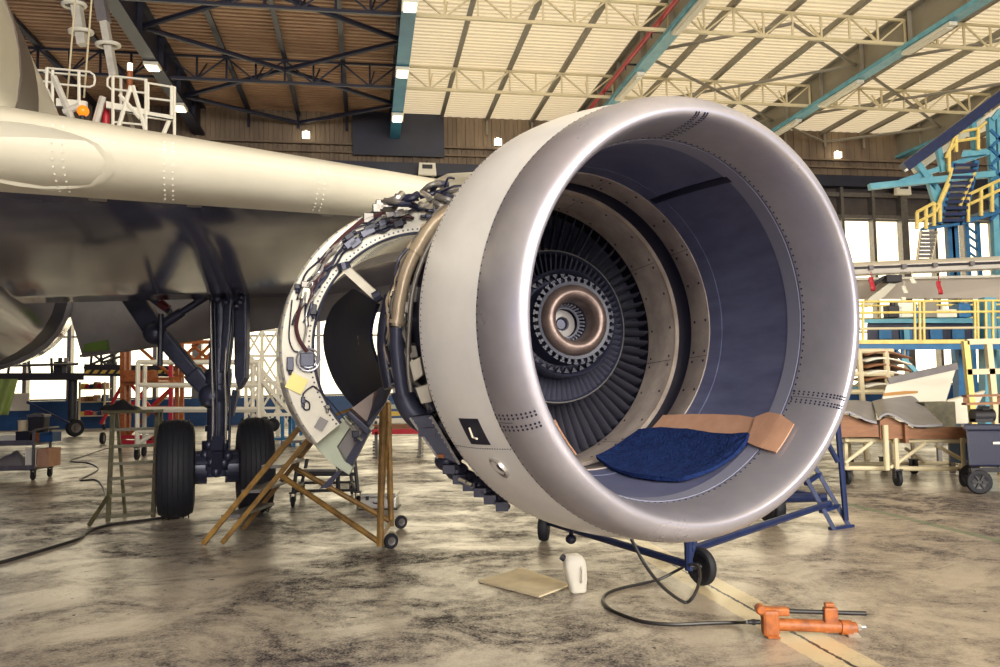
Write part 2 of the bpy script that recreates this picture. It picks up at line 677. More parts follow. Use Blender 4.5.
def truss(s0, s1, d, z0, z1, m_, n, r=.055):
    b = MB()
    b.bar(R(s0, d, z1), R(s1, d, z1), .09)
    b.bar(R(s0, d, z0), R(s1, d, z0), .11)
    for j in range(n + 1):
        q = s0 + (s1 - s0) * j / n
        b.bar(R(q, d, z0), R(q, d, z1), .07)
        if j < n:
            q2 = s0 + (s1 - s0) * (j + 1) / n
            if j % 2 == 0:
                b.bar(R(q, d, z1), R(q2, d, z0), .06)
            else:
                b.bar(R(q, d, z0), R(q2, d, z1), .06)
        if j % 2 == 1:
            b.bar(R(q, d, z0), R(q + .2, d - 1.0, ZC - .2), .05)
    return struct(b.build('roof_truss', m_, smooth=0))


for i in range(len(GS) - 1):
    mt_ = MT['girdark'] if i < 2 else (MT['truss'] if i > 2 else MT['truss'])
    for d in (7.0, 13.7, 20.5):
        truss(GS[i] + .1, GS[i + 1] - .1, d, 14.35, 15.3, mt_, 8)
# horizontal wind bracing
for i in (1, 3, 4):
    a, c = GS[i], GS[i + 1]
    mid_ = (a + c) / 2
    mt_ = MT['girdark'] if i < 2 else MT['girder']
    for (sa, da, sb, db) in ((mid_, 7, c, 3.4), (mid_, 7, a, 3.4), (mid_, 7, c, 10.4), (mid_, 7, a, 10.4), (mid_, .3, c, 3.4), (mid_, .3, a, 3.4), (mid_, 13.7, c, 10.4), (mid_, 13.7, a, 10.4)):
        struct(MB().tube(R(sa, da, 14.9), R(sb, db, 14.9), .1 if i == 1 else .07, 8).build('roof_brace', mt_))

# red sprinkler pipe along the third girder
pr = MB().tube(R(GS[3] - .5, .5, 14.6), R(GS[3] - .5, 30, 14.6), .09, 8).build('sprinkler_pipe', MT['red'], loc=R(GS[3] - .5, .5, 14.7))
tag(pr, 'long red pipe running along the grey girder above the engine intake', 'pipe')
for d in (4, 7, 10, 13, 16):
    MB().bar(R(GS[3] - .5, d, 14.6), R(GS[3], d, 14.6), .06).bar(R(GS[3] - .5, d, 14.6), R(GS[3] - .5, d, 14.35), .05).build('hanger', MT['girdark'], pr, smooth=0)

# lamps hung under the girders
def girder_lamp(g, d, L, label, bulb=False):
    t = thing('ceiling_light', label, 'light', R(g, d, 14.0), 'lamps under the roof girders')
    MB().box(R(g, d, 14.09), (.55 if bulb else .32, L, .14), WX, WT).box(R(g, d, 14.14), (.2, L * .6, .1), WX, WT).build('housing', MT['white'], t, smooth=0, bevel=.02)
    MB().box(R(g, d, 14.0), (.4 if bulb else .22, L * .86, .05), WX, WT).build('diffuser', MT['lamp'] if bulb else MT['white'], t, smooth=0)


def d_on(g, py, z=14.05):
    lo, hi = 0.0, 38.0
    for _ in range(40):
        d = (lo + hi) / 2
        p = R(g, d, z) - CAM
        y = 333.5 - FPX * p.dot(UP) / p.dot(FWD)
        if y > py:
            lo = d
        else:
            hi = d
    return d


girder_lamp(GS[2], d_on(GS[2], 6), .7, 'square lamp under the bright blue girder, topmost of its three', True)
girder_lamp(GS[2], d_on(GS[2], 73), .8, 'square lamp under the bright blue girder, middle one of its three', True)
girder_lamp(GS[2], d_on(GS[2], 118), .9, 'square lamp under the bright blue girder, nearest the concrete wall', True)
girder_lamp(GS[1], d_on(GS[1], 67), .6, 'square lamp under the dark left girder, farther from the wall', True)
girder_lamp(GS[1], d_on(GS[1], 108), .8, 'square lamp under the dark left girder, just before the concrete wall', True)
girder_lamp(GS[3], d_on(GS[3], 14), 3.2, 'long white lamp under the girder with the red pipe, at the top edge')
girder_lamp(GS[3], d_on(GS[3], 88), 3.0, 'long white lamp under the girder with the red pipe, just above the intake')
girder_lamp(GS[4], d_on(GS[4], 40), 2.6, 'long white lamp high on the rightmost light blue girder')
girder_lamp(GS[4], d_on(GS[4], 95), 3.0, 'long white lamp midway along the rightmost light blue girder')
girder_lamp(GS[4], d_on(GS[4], 132), 3.4, 'long white lamp where the rightmost girder meets the concrete wall')


def wall_lamp(px, py, label):
    q = s_at(px)
    p = YP(px, py, R(q, .5).y)
    t = tag(MB().box(p, (.36, .2, .32), WX, WT).box(p - WT * .15 + ZU * .2, (.1, .3, .1), WX, WT).build('wall_light', MT['lamp'], smooth=0, bevel=.02), label, 'light', 'small lights on the concrete wall')


wall_lamp(306, 135, 'small square light on the concrete wall, left of the blue girder')
wall_lamp(498, 142, 'small square light on the concrete wall, right of the blue girder')
wall_lamp(838, 155, 'small square light on the concrete wall, right of the intake')


def flood(px, py, label):
    q = s_at(px)
    p = YP(px, py, R(q, 1.15).y)
    t = thing('floodlight', label, 'light', p, 'floodlights on the dark wall beam')
    MB().prism([p + WX * -.4 + ZU * .3, p + WX * .4 + ZU * .3, p + WX * .45 - ZU * .3, p - WX * .45 - ZU * .3], WT * .25).build('housing', MT['white'], t, smooth=0)
    MB().box(p + WT * .26 + ZU * .1, (.5, .06, .2), WX, WT).build('reflector', MT['dark'], t, smooth=0)
    MB().bar(p + ZU * .3 - WT * .5, p + ZU * .45, .06).build('bracket', MT['dark'], t, smooth=0)


flood(320, 170, 'white floodlight on the dark wall beam, above the wing')
flood(427, 170, 'white floodlight on the dark wall beam, between wing and cowl')
flood(901, 190, 'white floodlight on the dark wall beam, under the blue boom')
# ------------------------------------------------------------------ jet engine
def adir(yaw, pit):
    y, p = math.radians(yaw), math.radians(pit)
    return camdir(math.sin(y) * math.cos(p), -math.sin(p), -math.cos(y) * math.cos(p))


HUB = W(575.3, 319.8, 4.8)
CF = Fr(HUB, adir(20.0, 6.6))              # core and fan case
IN_D = 3.85
IF = Fr(W(669, 319.8, IN_D), adir(25.8, 1.0))   # drooped intake
eng = thing('jet_engine', 'stripped jet engine with a silver intake ring under the wing', 'jet engine', V((HUB.x, HUB.y, .45)))
ORG[eng.name] = V((HUB.x, HUB.y, .45))

R_IN, L_LIP, R_HL, T_OUT, R_OUT, T_REAR, R_REAR = .872, .30, .925, .05, 1.04, -.475, 1.10


def lip_prof():
    pr = []
    for k in range(13):
        q = PI / 2 * k / 12
        pr.append((L_LIP * math.sin(q), R_HL - (R_HL - R_IN) * math.cos(q)))
    for k in range(1, 13):
        q = PI / 2 * k / 12
        pr.append((T_OUT + (L_LIP - T_OUT) * math.cos(q), R_HL + (R_OUT - R_HL) * math.sin(q)))
    return pr


LP = lip_prof()
lip = MB().lathe(IF, LP, 128).build('intake_lip', MT['lip'], eng, smooth=60)
lip['label'] = 'polished bare metal lip'


def cowl_r(t):
    k = (T_OUT - t) / (T_OUT - T_REAR)
    return R_OUT + (R_REAR - R_OUT) * math.sin(k * PI / 2)


cp = [(T_OUT + (T_REAR - T_OUT) * k / 10, cowl_r(T_OUT + (T_REAR - T_OUT) * k / 10)) for k in range(11)]
cp += [(T_REAR, R_REAR - .03), (T_REAR + .03, R_REAR - .05), (T_OUT - .05, R_OUT - .06)]
cowl = MB().lathe(IF, cp, 128).build('intake_cowl', MT['cowl'], eng, smooth=40)
cowl['label'] = 'off white outer cowl panel'


def proj(p):
    d = p - CAM
    z = d.dot(FWD)
    return 500 + FPX * d.dot(RIGHT) / z, 333.5 - FPX * d.dot(UP) / z


def on_surf(fr, rf, px, py, t0, t1, a0, a1):
    best = None
    for _ in range(3):
        for i in range(25):
            for j in range(25):
                t = t0 + (t1 - t0) * i / 24
                th = a0 + (a1 - a0) * j / 24
                x, y = proj(fr.P(t, rf(t), th))
                e = (x - px) ** 2 + (y - py) ** 2
                if best is None or e < best[0]:
                    best = (e, t, th)
        dt, da = (t1 - t0) / 10, (a1 - a0) / 10
        t0, t1, a0, a1 = best[1] - dt, best[1] + dt, best[2] - da, best[2] + da
    return best[1], best[2]


def dot(b, p, n, r, h=.002, k=7):
    n = V(n).normalized()
    x = n.orthogonal().normalized()
    y = n.cross(x)
    ring = [p + (x * math.cos(2 * PI * i / k) + y * math.sin(2 * PI * i / k)) * r for i in range(k)]
    b.loft([[q - n * h for q in ring], [q + n * h for q in ring]])


def radial(fr, th):
    return fr.u * math.cos(th) + fr.v * math.sin(th)


# rivet rows on the lip: inner ring, outer ring and three double joints
b = MB()
for k in range(150):
    th = 2 * PI * k / 150
    dot(b, IF.P(.012, R_IN, th), -radial(IF, th), .0055)
b.build('rivet', MT['black'], lip, smooth=0)
b = MB()
for k in range(190):
    th = 2 * PI * k / 190
    dot(b, IF.P(T_OUT + .01, R_OUT - .001, th), radial(IF, th), .0045)
b.build('rivet', MT['black'], lip, smooth=0)


def lip_pt(q):
    "q runs 0 (inner seam) .. 1 (outer seam) along the lip section"
    x = q * (len(LP) - 1)
    i = min(int(x), len(LP) - 2)
    f = x - i
    t = LP[i][0] + (LP[i + 1][0] - LP[i][0]) * f
    r = LP[i][1] + (LP[i + 1][1] - LP[i][1]) * f
    dt, dr = LP[i + 1][0] - LP[i][0], LP[i + 1][1] - LP[i][1]
    return t, r, dt, dr


def joint(th0, q0, q1, n):
    b = MB()
    for k in range(n):
        q = q0 + (q1 - q0) * k / (n - 1)
        t, r, dt, dr = lip_pt(q)
        for off in (-.034, -.018, .018, .034):
            th = th0 + off
            nn = radial(IF, th) * (dt) + IF.a * (-dr)
            dot(b, IF.P(t, r, th), nn if True else -nn, .0052)
    b.build('rivet', MT['black'], lip, smooth=0)
    g = MB()
    pts = [lip_pt(q0 + (q1 - q0) * k / 20) for k in range(21)]
    g.loft([[IF.P(t, r + .0006 if q > 12 else r - .0006, th0 + s_) for s_ in (-.0015, .0015)] for q, (t, r, a_, c_) in enumerate(pts)], wrap=False)
    g.build('seam', MT['satin'], lip, smooth=0)


def lip_angle(px, py, q0, q1):
    best = None
    for i in range(360):
        th = 2 * PI * i / 360
        for k in range(25):
            q = q0 + (q1 - q0) * k / 24
            t, r, _, _ = lip_pt(q)
            x, y = proj(IF.P(t, r, th))
            e = (x - px) ** 2 + (y - py) ** 2
            if best is None or e < best[0]:
                best = (e, th)
    return best[1]


TH_UP = lip_angle(690, 125, 0, .5)
TH_RT = lip_angle(800, 398, 0, .5)
TH_LF = lip_angle(520, 422, .5, 1)
joint(TH_UP, .02, .46, 14)
joint(TH_RT, .02, .46, 14)
joint(TH_LF, .62, .99, 10)

# outer cowl fittings
t_, a_ = on_surf(IF, cowl_r, 474, 432, T_REAR, T_OUT, PI, 1.5 * PI)


def cowl_patch(tc, ac, dt, da, skew, h, n=8):
    b = MB()
    lo, hi = [], []

    def f(u, v, off):
        t = tc + dt * (u - .5)
        th = ac + da * (v - .5) + skew * (u - .5)
        return IF.P(t, cowl_r(t) + off, th)
    k = len(b.v)
    b.grid(lambda u, v: f(u, v, h), n, n)
    rim = [f(u / n, 0, h) for u in range(n + 1)] + [f(1, v / n, h) for v in range(1, n + 1)] + [f(1 - u / n, 1, h) for u in range(1, n + 1)] + [f(0, 1 - v / n, h) for v in range(1, n)]
    rim2 = [f(u / n, 0, -.004) for u in range(n + 1)] + [f(1, v / n, -.004) for v in range(1, n + 1)] + [f(1 - u / n, 1, -.004) for u in range(1, n + 1)] + [f(0, 1 - v / n, -.004) for v in range(1, n)]
    b.loft([rim, rim2], True, False)
    return b


ap = cowl_patch(t_, a_, .165, .125, .0, .002).build('access_panel', MT['black'], cowl, smooth=40)
ap['label'] = 'black square access opening'
hb = MB()
c1, c2, c3 = IF.P(t_ + .0, cowl_r(t_) + .012, a_ - .025), IF.P(t_ - .01, cowl_r(t_) + .014, a_ + .02), IF.P(t_ + .035, cowl_r(t_) + .014, a_ + .022)
hb.path([c1, c2, c3], .005, 6)
hb.build('latch', MT['white'], cowl)
t2, a2 = on_surf(IF, cowl_r, 499, 468, T_REAR, T_OUT, PI, 1.6 * PI)
pn = radial(IF, a2)
pf = Fr(IF.P(t2, cowl_r(t2), a2), pn)
MB().lathe(pf, [(-.01, .058), (.006, .058), (.008, .052), (.004, .045), (-.004, .04), (-.03, .03), (-.03, .001)], 28).build('vent_port', MT['bright'], cowl, smooth=50)
MB().lathe(pf, [(.0, .043), (-.004, .03), (.002, .012), (.004, .001)], 20).build('vent_throat', MT['satin'], cowl)
b = MB()
for k in range(26):
    t = T_REAR + .02 + (T_OUT - T_REAR - .03) * k / 25
    dot(b, IF.P(t, cowl_r(t), TH_LF + .13), radial(IF, TH_LF + .13), .0032)
for k in range(120):
    th = PI * .52 + PI * .96 * k / 119
    dot(b, IF.P(T_REAR + .02, cowl_r(T_REAR + .02), th), radial(IF, th), .003)
b.build('rivet', MT['satin'], cowl, smooth=0)
# lower drain knob
kn = W(571, 520, 4.35)
MB().ball(W(571, 539, 4.3), (.03, .03, .027)).tube(W(571, 536, 4.3), W(573, 520, 4.33), .012).build('drain_plug', MT['black'], eng)

# intake liner, from the fan case to the lip
T_F, R_F = .086, .893


def liner_pt(w, th, off=0.0):
    o = CF.P(T_F, 0, 0).lerp(IF.o, w)
    u = CF.u.lerp(IF.u, w).normalized()
    v = CF.v.lerp(IF.v, w).normalized()
    r = R_F + (R_IN - R_F) * w + off + .012 * math.sin(PI * w)
    return o + u * (r * math.cos(th)) + v * (r * math.sin(th))


ln = MB().loft([[liner_pt(k / 16, 2 * PI * j / 128) for j in range(128)] for k in range(17)], True, False).build('intake_liner', MT['liner'], eng, smooth=50)
ln['label'] = 'dark blue grey sound lining'
for w0, w1, nm in ((.86, .985, 'liner_edge'), (.0, .14, 'liner_edge')):
    b = MB()
    b.loft([[liner_pt(w0, 2 * PI * j / 128, o_) for j in range(128)] for o_ in (0, -.004)] + [[liner_pt(w1, 2 * PI * j / 128, o_) for j in range(128)] for o_ in (-.004, 0)], True, False)
    b.build(nm, mat('liner_edge_grey', (128, 130, 150), .45) if w0 > .5 else MT['liner'], ln, smooth=50)


def liner_at(px, py):
    best = None
    for i in range(21):
        for j in range(400):
            th = -PI * .6 + 1.2 * PI * j / 399
            x, y = proj(liner_pt(i / 20, th))
            e = (x - px) ** 2 + (y - py) ** 2
            if best is None or e < best[0]:
                best = (e, i / 20, th)
    return best[1], best[2]


wa, tha = liner_at(655, 200)
wb, thb = liner_at(738, 176)
b = MB()
N_ = 14
for s_ in (0,):
    rows = []
    for k in range(N_ + 1):
        w_ = .03 + .86 * k / N_
        th = tha + (thb - tha) * (w_ - wa) / max(wb - wa, .05)
        rows.append([liner_pt(w_, th - .026, 0), liner_pt(w_, th - .024, -.006), liner_pt(w_, th + .024, -.006), liner_pt(w_, th + .026, 0)])
    b.loft(rows, wrap=False)
b.build('joint_strip', MT['black'], ln, smooth=0)

# fan case rings
NR = 128
MB().lathe(CF, [(.086, .894), (.086, .883), (-.11, .883), (-.12, .888), (-.12, .91)], NR).build('front_rub_ring', MT['tan'], eng, smooth=40)
MB().lathe(CF, [(-.115, .905), (-.2, .905), (-.285, .9)], NR).build('rub_strip', MT['black'], eng, smooth=40)
MB().lathe(CF, [(-.285, .905), (-.285, .872), (-.3, .866), (-.63, .870), (-.64, .9)], NR).build('rear_rub_ring', MT['tan'], eng, smooth=40)
MB().lathe(CF, [(-.281, .873), (-.275, .868), (-.281, .864), (-.287, .868)], NR, closed_prof=True).build('ring_edge', MT['pipe'], eng)
b = MB()
segs = [k * PI / 4 + .53 for k in range(8)]
for th in segs:
    for t0, t1, r in ((-.115, .084, .8822), (-.62, -.3, .8655)):
        b.loft([[CF.P(t, r, th - .0018), CF.P(t, r, th + .0018)] for t in (t0, t1)], wrap=False)
b.build('seam', MT['black'], eng, smooth=0)
b = MB()
for th in segs:
    for off in (-.035, .035, .26, .53):
        for t, r in ((.05, .883), (-.07, .883), (-.34, .867), (-.58, .87)):
            dot(b, CF.P(t, r - .001, th + off), -radial(CF, th + off), .009)
b.build('screw', MT['black'], eng, smooth=0)

# outlet guide vanes, each its own blade
L_E = ORG[eng.name]


def ring_copies(o, n, fr):
    "copies of a part, turned about the engine axis"
    out = [o]
    c = fr.o - L_E
    T1 = Matrix.Translation(c)
    T0 = Matrix.Translation(-c)
    for k in range(1, n):
        q = o.copy()
        COL.objects.link(q)
        q.parent = eng
        q.matrix_basis = T1 @ Matrix.Rotation(2 * PI * k / n, 4, fr.a) @ T0
        out.append(q)
    return out


def blade(t0, t1, r0, r1, sweep, thick, camber, n=6, twist=0.0):
    b = MB()
    rings = []
    for i in range(n + 1):
        k = i / n
        r = r0 + (r1 - r0) * k
        sec = []
        for (c, h) in ((0, 0), (.15, .7), (.5, 1), (.85, .6), (1, 0), (.85, -.35), (.5, -.5), (.15, -.4)):
            t = t0 + (t1 - t0) * c + sweep * k
            y = thick * h + camber * 4 * c * (1 - c) + twist * (c - .5)
            sec.append(CF.P(t, r, PI / 2) + CF.u * y)
        rings.append(sec)
    return b.loft(rings)


ogv = blade(-.60, -.74, .47, .872, -.03, .006, .012, twist=.03).build('guide_vane', MT['vane'], eng, smooth=45)
ring_copies(ogv, 76, CF)
MB().lathe(CF, [(-.80, .50), (-.82, .62), (-.86, .715)], 96).lathe(CF, [(-.86, .715), (-.88, .72), (-.9, .70)], 96).build('inner_panel_ring', MT['tan'], eng)
MB().lathe(CF, [(-.62, .91), (-1.0, .90), (-1.02, .70), (-1.02, .30)], 96).build('duct_wall', MT['black'], eng)  # duct wall; its black back plate stands in for the darkness behind the vanes

# core: splitter, inlet vanes, spool and hub
MB().lathe(CF, [(-.60, .455), (-.34, .468), (-.295, .478), (-.288, .484), (-.295, .490), (-.4, .497), (-.95, .515)], 96).build('flow_splitter', MT['satin'], eng, smooth=50)
MB().lathe(CF, [(-.288, .4895), (-.283, .4855), (-.288, .4815), (-.294, .4855)], 96, closed_prof=True).build('splitter_edge', MT['bright'], eng)
iv = blade(-.294, -.38, .335, .472, 0, .004, .006, 4, twist=.035).build('inlet_vane', mat('inlet_vane_steel', (92, 94, 114), .34, .5), eng, smooth=45)
ring_copies(iv, 76, CF)
MB().lathe(CF, [(-.385, .47), (-.39, .32)], 72).build('core_dark_plate', MT['black'], eng)  # black plate added close behind the inlet vanes as painted shade between them
spool = MB().lathe(CF, [(-.47, .335), (-.2, .338), (-.13, .336), (-.115, .328), (-.13, .318), (-.19, .312), (-.21, .29), (-.2, .262), (-.12, .25), (-.05, .245)], 72).build('spool', MT['satin'], eng, smooth=40)
b = MB()
for k in range(36):
    th = 2 * PI * k / 36
    p = CF.P(-.185, .292, th)
    rd = radial(CF, th)
    tg = CF.a.cross(rd)
    b.prism([p + rd * .016 - tg * .017, p - rd * .016, p + rd * .016 + tg * .017], CF.a * .03)
b.build('lug', MT['black'], spool, smooth=0)
b = MB().lathe(CF, [(-.04, .205), (-.015, .215), (-.012, .236), (-.03, .240), (-.05, .236)], 72)
for k in range(36):
    th = 2 * PI * k / 36
    p = CF.P(-.026, .248, th)
    rd = radial(CF, th)
    tg = CF.a.cross(rd)
    b.box(p, (.016, .026, .022), tg, rd, CF.a)
    b.box(p + rd * .014, (.028, .01, .022), tg, rd, CF.a)
b.build('toothed_ring', mat('ring_grey', (36, 38, 54), .45, .2), eng, smooth=30)
MB().lathe(CF, [(-.012, .216), (.0, .212), (.02, .198), (.034, .178), (.036, .16), (.024, .14), (-.004, .126), (-.043, .12), (-.09, .118)], 72).build('hub', MT['copper'], eng, smooth=60)
MB().lathe(CF, [(-.09, .118), (-.3, .115), (-.31, .001)], 48).build('shaft_bore', MT['black'], eng)
b = MB()
for k in range(30):
    th = 2 * PI * k / 30
    b.tube(CF.P(-.11, .112, th), CF.P(-.15, .098, th + .06), .006, 6)
b.lathe(CF, [(-.15, .1), (-.145, .092), (-.16, .088), (-.17, .1)], 48)
b.build('spring_ring', MT['igv'], eng)
MB().lathe(CF, [(-.2, .088), (-.19, .086), (-.187, .045), (-.2, .04)], 48).build('shaft_cap', MT['greyp'], eng)
MB().lathe(CF, [(-.2, .04), (-.19, .036), (-.21, .03), (-.21, .001)], 32).build('shaft_end', MT['gear'], eng)

# outside of the fan case with its pipes and boxes
MB().lathe(CF, [(-.15, .92), (-.44, .93), (-.46, .97), (-.5, .97), (-.52, .925), (-.74, .92), (-.76, .96), (-.80, .96), (-.82, .90), (-.84, .6), (-1.5, .5), (-2.4, .42)], 96).build('fan_case', MT['satin'], eng, smooth=35)


def epipe(name, pts, r, m_, n=10):
    return MB().path(smooth_pts(pts), r, n).build(name, m_, eng)


epipe('bleed_duct', [W(x, y, 4.66) for x, y in ((462, 203), (447, 213), (432, 226), (418, 248), (407, 271), (400, 300), (397, 326))], .036, MT['pipe'], 16)
b = MB()
for (px, py, dx, dy) in ((417, 250, 5, -7), (397, 322, 1, -5)):
    b.tube(W(px - dx * .35, py - dy * .35, 4.66), W(px + dx * .35, py + dy * .35, 4.66), .046, 16)
b.build('duct_collar', MT['pipe'], eng)
epipe('lower_duct', [W(397, 328, 4.68), W(397, 345, 4.68), W(399, 368, 4.68), W(403, 395, 4.68)], .042, MT['gear'], 14)
epipe('fuel_line', [W(438, 230, 4.6), W(424, 256, 4.6), W(413, 290, 4.6), W(409, 330, 4.6), W(408, 365, 4.6), W(411, 392, 4.6)], .014, MT['steelg'])
rnd = random.Random(3)
for k in range(24):
    t = rnd.uniform(-.74, -.24)
    r = rnd.uniform(.96, 1.02)
    a0 = rnd.uniform(1.7, 3.2)
    a1 = a0 + rnd.uniform(.4, 1.2)
    pts = [CF.P(t + .03 * math.sin(i * 1.7 + k), r + .012 * math.sin(i * 2.1 + k), a0 + (a1 - a0) * i / 9) for i in range(10)]
    epipe('fuel_line', pts, rnd.choice((.007, .010, .014)), rnd.choice((MT['bright'], MT['steelg'], MT['black'], MT['gear'], MT['pipe'])), 8)
for k in range(64):
    th = rnd.uniform(2.15, 4.15)
    t = rnd.uniform(-.74, -.24)
    rd = radial(CF, th)
    tg = CF.a.cross(rd)
    p = CF.P(t, .955 + rnd.uniform(0, .03), th)
    b = MB()
    typ = k % 3
    if typ == 0:
        sz = (rnd.uniform(.05, .11), rnd.uniform(.06, .14), rnd.uniform(.05, .09))
        b.box(p, sz, CF.a, tg, rd)
        b.tube(p + tg * sz[1] * .5, p + tg * (sz[1] * .5 + .03), .015)
        nm = 'control_box'
    elif typ == 1:
        b.tube(p - tg * .05, p + tg * .05, rnd.uniform(.02, .035), 12)
        b.tube(p - tg * .055, p - tg * .045, .045, 12)
        b.tube(p + tg * .045, p + tg * .055, .042, 12)
        nm = 'valve'
    else:
        b.tube(p - rd * .05, p + rd * .03, .02, 10)
        b.box(p + rd * .03, (.06, .05, .03), CF.a, tg, rd)
        nm = 'bracket'
    b.build(nm, rnd.choice((MT['gear'], MT['steelg'], MT['black'], MT['greyp'], MT['igv'], MT['bright'])), eng, smooth=35, bevel=.004)
# pale boxes seen low in the gap
for poly in ([(409, 362), (420, 357), (423, 375), (414, 382)], [(415, 388), (428, 384), (432, 402), (421, 404)]):
    MB().prism([W(x, y, 4.58) for x, y in poly], FWD * .1).build('control_box', MT['sealgrey'], eng, smooth=0, bevel=.008)
# grey lower fairing and the dark gearbox under it
bx = [(409, 417), (431, 414), (446, 440), (461, 466), (437, 458), (424, 440)]
f1 = MB().prism([W(x, y, 4.62) for x, y in bx], FWD * .35).build('lower_fairing', MT['gear'], eng, smooth=0, bevel=.012)
MB().box(W(427, 432, 4.61), (.10, .02, .05), RIGHT, FWD, UP).build('placard', MT['satin'], f1, smooth=0)
MB().bar(W(410, 418, 4.61), W(438, 458, 4.61), .012).bar(W(431, 416, 4.61), W(459, 464, 4.61), .014).build('edge_flange', MT['steelg'], f1, smooth=0)
b = MB()
for k in range(9):
    dot(b, W(413 + 3 * k, 421 + 4.4 * k, 4.612), -FWD, .006, .003)
    dot(b, W(430 + 3 * k, 418 + 4.8 * k, 4.612), -FWD, .006, .003)
b.build('screw', MT['igv'], f1, smooth=0)
MB().box(W(441, 456, 4.61), (.035, .015, .02), RIGHT, FWD, UP).build('placard', MT['orange'], f1, smooth=0)
b = MB()
pth = [W(402, 390, 4.75), W(408, 405, 4.75), W(417, 417, 4.75), W(430, 425, 4.75)]
b.path(smooth_pts(pth), .07, 14, radii=None)
b.build('lower_duct', MT['gear'], eng)
for (px, py, r, d) in ((447, 467, .075, 4.7), (457, 477, .07, 4.68), (467, 484, .06, 4.66), (478, 490, .06, 4.64), (488, 497, .05, 4.6), (500, 504, .045, 4.55)):
    b = MB().ball(W(px, py - 6, d), (r, r * 1.2, r * .8))
    b.tube(W(px - 6, py - 4, d), W(px + 8, py + 3, d - .1), r * .4, 10)
    b.box(W(px + 2, py + 2, d - .1), (.07, .05, .05), RIGHT, FWD, UP)
    b.build('gearbox_housing', MT['satin'], eng, smooth=40)
for (px, py) in ((462, 479), (487, 498), (497, 503), (468, 482)):
    MB().tube(W(px - 3, py, 4.52), W(px + 4, py + 3, 4.5), .012, 8).build('pipe_fitting', MT['bright'], eng)

# pylon above the core
def yz_ring(fr, t, r, w, h):
    return [fr.P(t, 0, 0) + fr.v * r + fr.u * x + fr.v * z for x, z in ((-w, -h), (w, -h), (w, h * .4), (w * .5, h), (-w * .5, h), (-w, h * .4))]


MB().loft([yz_ring(CF, -.8, 1.12, .10, .03), yz_ring(CF, -1.3, 1.24, .2, .08), yz_ring(CF, -2.2, 1.42, .24, .16), yz_ring(CF, -2.9, 1.5, .24, .2)]).build('pylon', MT['wing'], eng, smooth=50, bevel=.02)

# ------------------------------------------------------------------ thrust reverser half, swung open
RC = Fr(W(432, 347, 6.3), adir(17, 5))
A0, A1 = math.radians(76), math.radians(219)
rev = MB().lathe(RC, [(0, .92), (0, 1.14), (-.02, 1.155), (-.06, 1.16), (-.05, 1.15), (-.05, .95), (-.03, .905)], 80, A0, A1, closed_prof=True).build('reverser_frame', MT['sealgrey'], eng, smooth=40)
rev['label'] = 'pale open half ring of the reverser cowl'
MB().lathe(RC, [(-.06, 1.16), (-.5, 1.17), (-1.0, 1.10), (-1.5, .96), (-1.5, .94), (-1.0, 1.10), (-.5, 1.15), (-.06, 1.14)], 64, A0, A1, closed_prof=True).build('outer_sleeve', MT['cowl'], rev, smooth=40)
MB().lathe(RC, [(-.05, .95), (-.03, .91), (.015, .905), (.02, .918), (-.01, .93)], 80, A0, A1, closed_prof=True).build('seal', MT['gear'], rev)
MB().lathe(RC, [(-.04, .93), (-.4, .96), (-.85, .94), (-.85, .92), (-.4, .94), (-.04, .915)], 64, A0, math.radians(168), closed_prof=True).build('duct_lining', mat('duct_lining_paint', (70, 62, 66), .18, rgb2=(46, 42, 52), scale=2.5, coat=.4), rev, smooth=40)
def arc_px(pts, d, n=24):
    P_ = smooth_pts([W(x, y, d) for x, y in pts], 8)
    return P_


rows = []
LE_ = [(352, 289), (331, 309), (323, 342), (334, 381), (357, 411)]
RE_ = [(377, 304), (371, 322), (370, 340), (377, 362), (393, 383)]
for k in range(7):
    f = k / 6
    g = f ** 1.4
    rows.append(arc_px([(a[0] + (c[0] - a[0]) * f, a[1] + (c[1] - a[1]) * f) for a, c in zip(LE_, RE_)], 7.3 - 1.15 * g))
rows += [[p + FWD * .03 + RIGHT * .02 for p in r] for r in rows[::-1]]
MB().loft(rows, wrap=False, loop=True).build('inner_barrel', MT['black'], rev, smooth=50)
MB().prism([W(358, 336, 6.55), W(363, 335, 6.5), W(363.5, 344, 6.5), W(359, 344.5, 6.55)], FWD * -.02).build('bright_gap_patch', MT['paper'], rev, smooth=0)  # pale plate painted as bright background showing through a hole
DK = mat('wine_hose', (70, 40, 46), .4)
# strut across the duct
br(rev, 'hold_open_strut', W(343, 266, 6.15), W(377, 297, 6.1), .075, MT['sealgrey'], .06)
MB().tube(W(343, 263, 6.13), W(345, 270, 6.13), .05, 10).build('strut_pin', MT['satin'], rev)
MB().tube(W(374, 298, 6.08), W(381, 294, 6.08), .045, 10).build('strut_pin', MT['satin'], rev)
for k in range(22):
    a_0 = math.radians(rnd.uniform(86, 150))
    a_1 = a_0 + math.radians(rnd.uniform(12, 34))
    r0_ = rnd.uniform(.97, 1.12)
    pts = [RC.P(.03 + .012 * math.sin(i * 1.9 + k), r0_ + .012 * math.sin(i * 1.3 + k), a_0 + (a_1 - a_0) * i / 8) for i in range(9)]
    MB().path(smooth_pts(pts, 3), rnd.choice((.006, .009, .013)), 7).build('hydraulic_line', rnd.choice((MT['satin'], MT['gear'], MT['steelg'], DK, MT['black'], MT['bright'])), rev)
for k in range(16):
    th = math.radians(rnd.uniform(84, 132))
    p = RC.P(.035, rnd.uniform(.98, 1.1), th)
    rd = radial(RC, th)
    tg = RC.a.cross(rd)
    MB().box(p, (rnd.uniform(.03, .06), rnd.uniform(.05, .12), .05), rd, tg, RC.a).tube(p - tg * .07, p + tg * .07, .016, 8).build('valve', rnd.choice((MT['gear'], MT['satin'], MT['black'], MT['steelg'])), rev, smooth=35, bevel=.005)
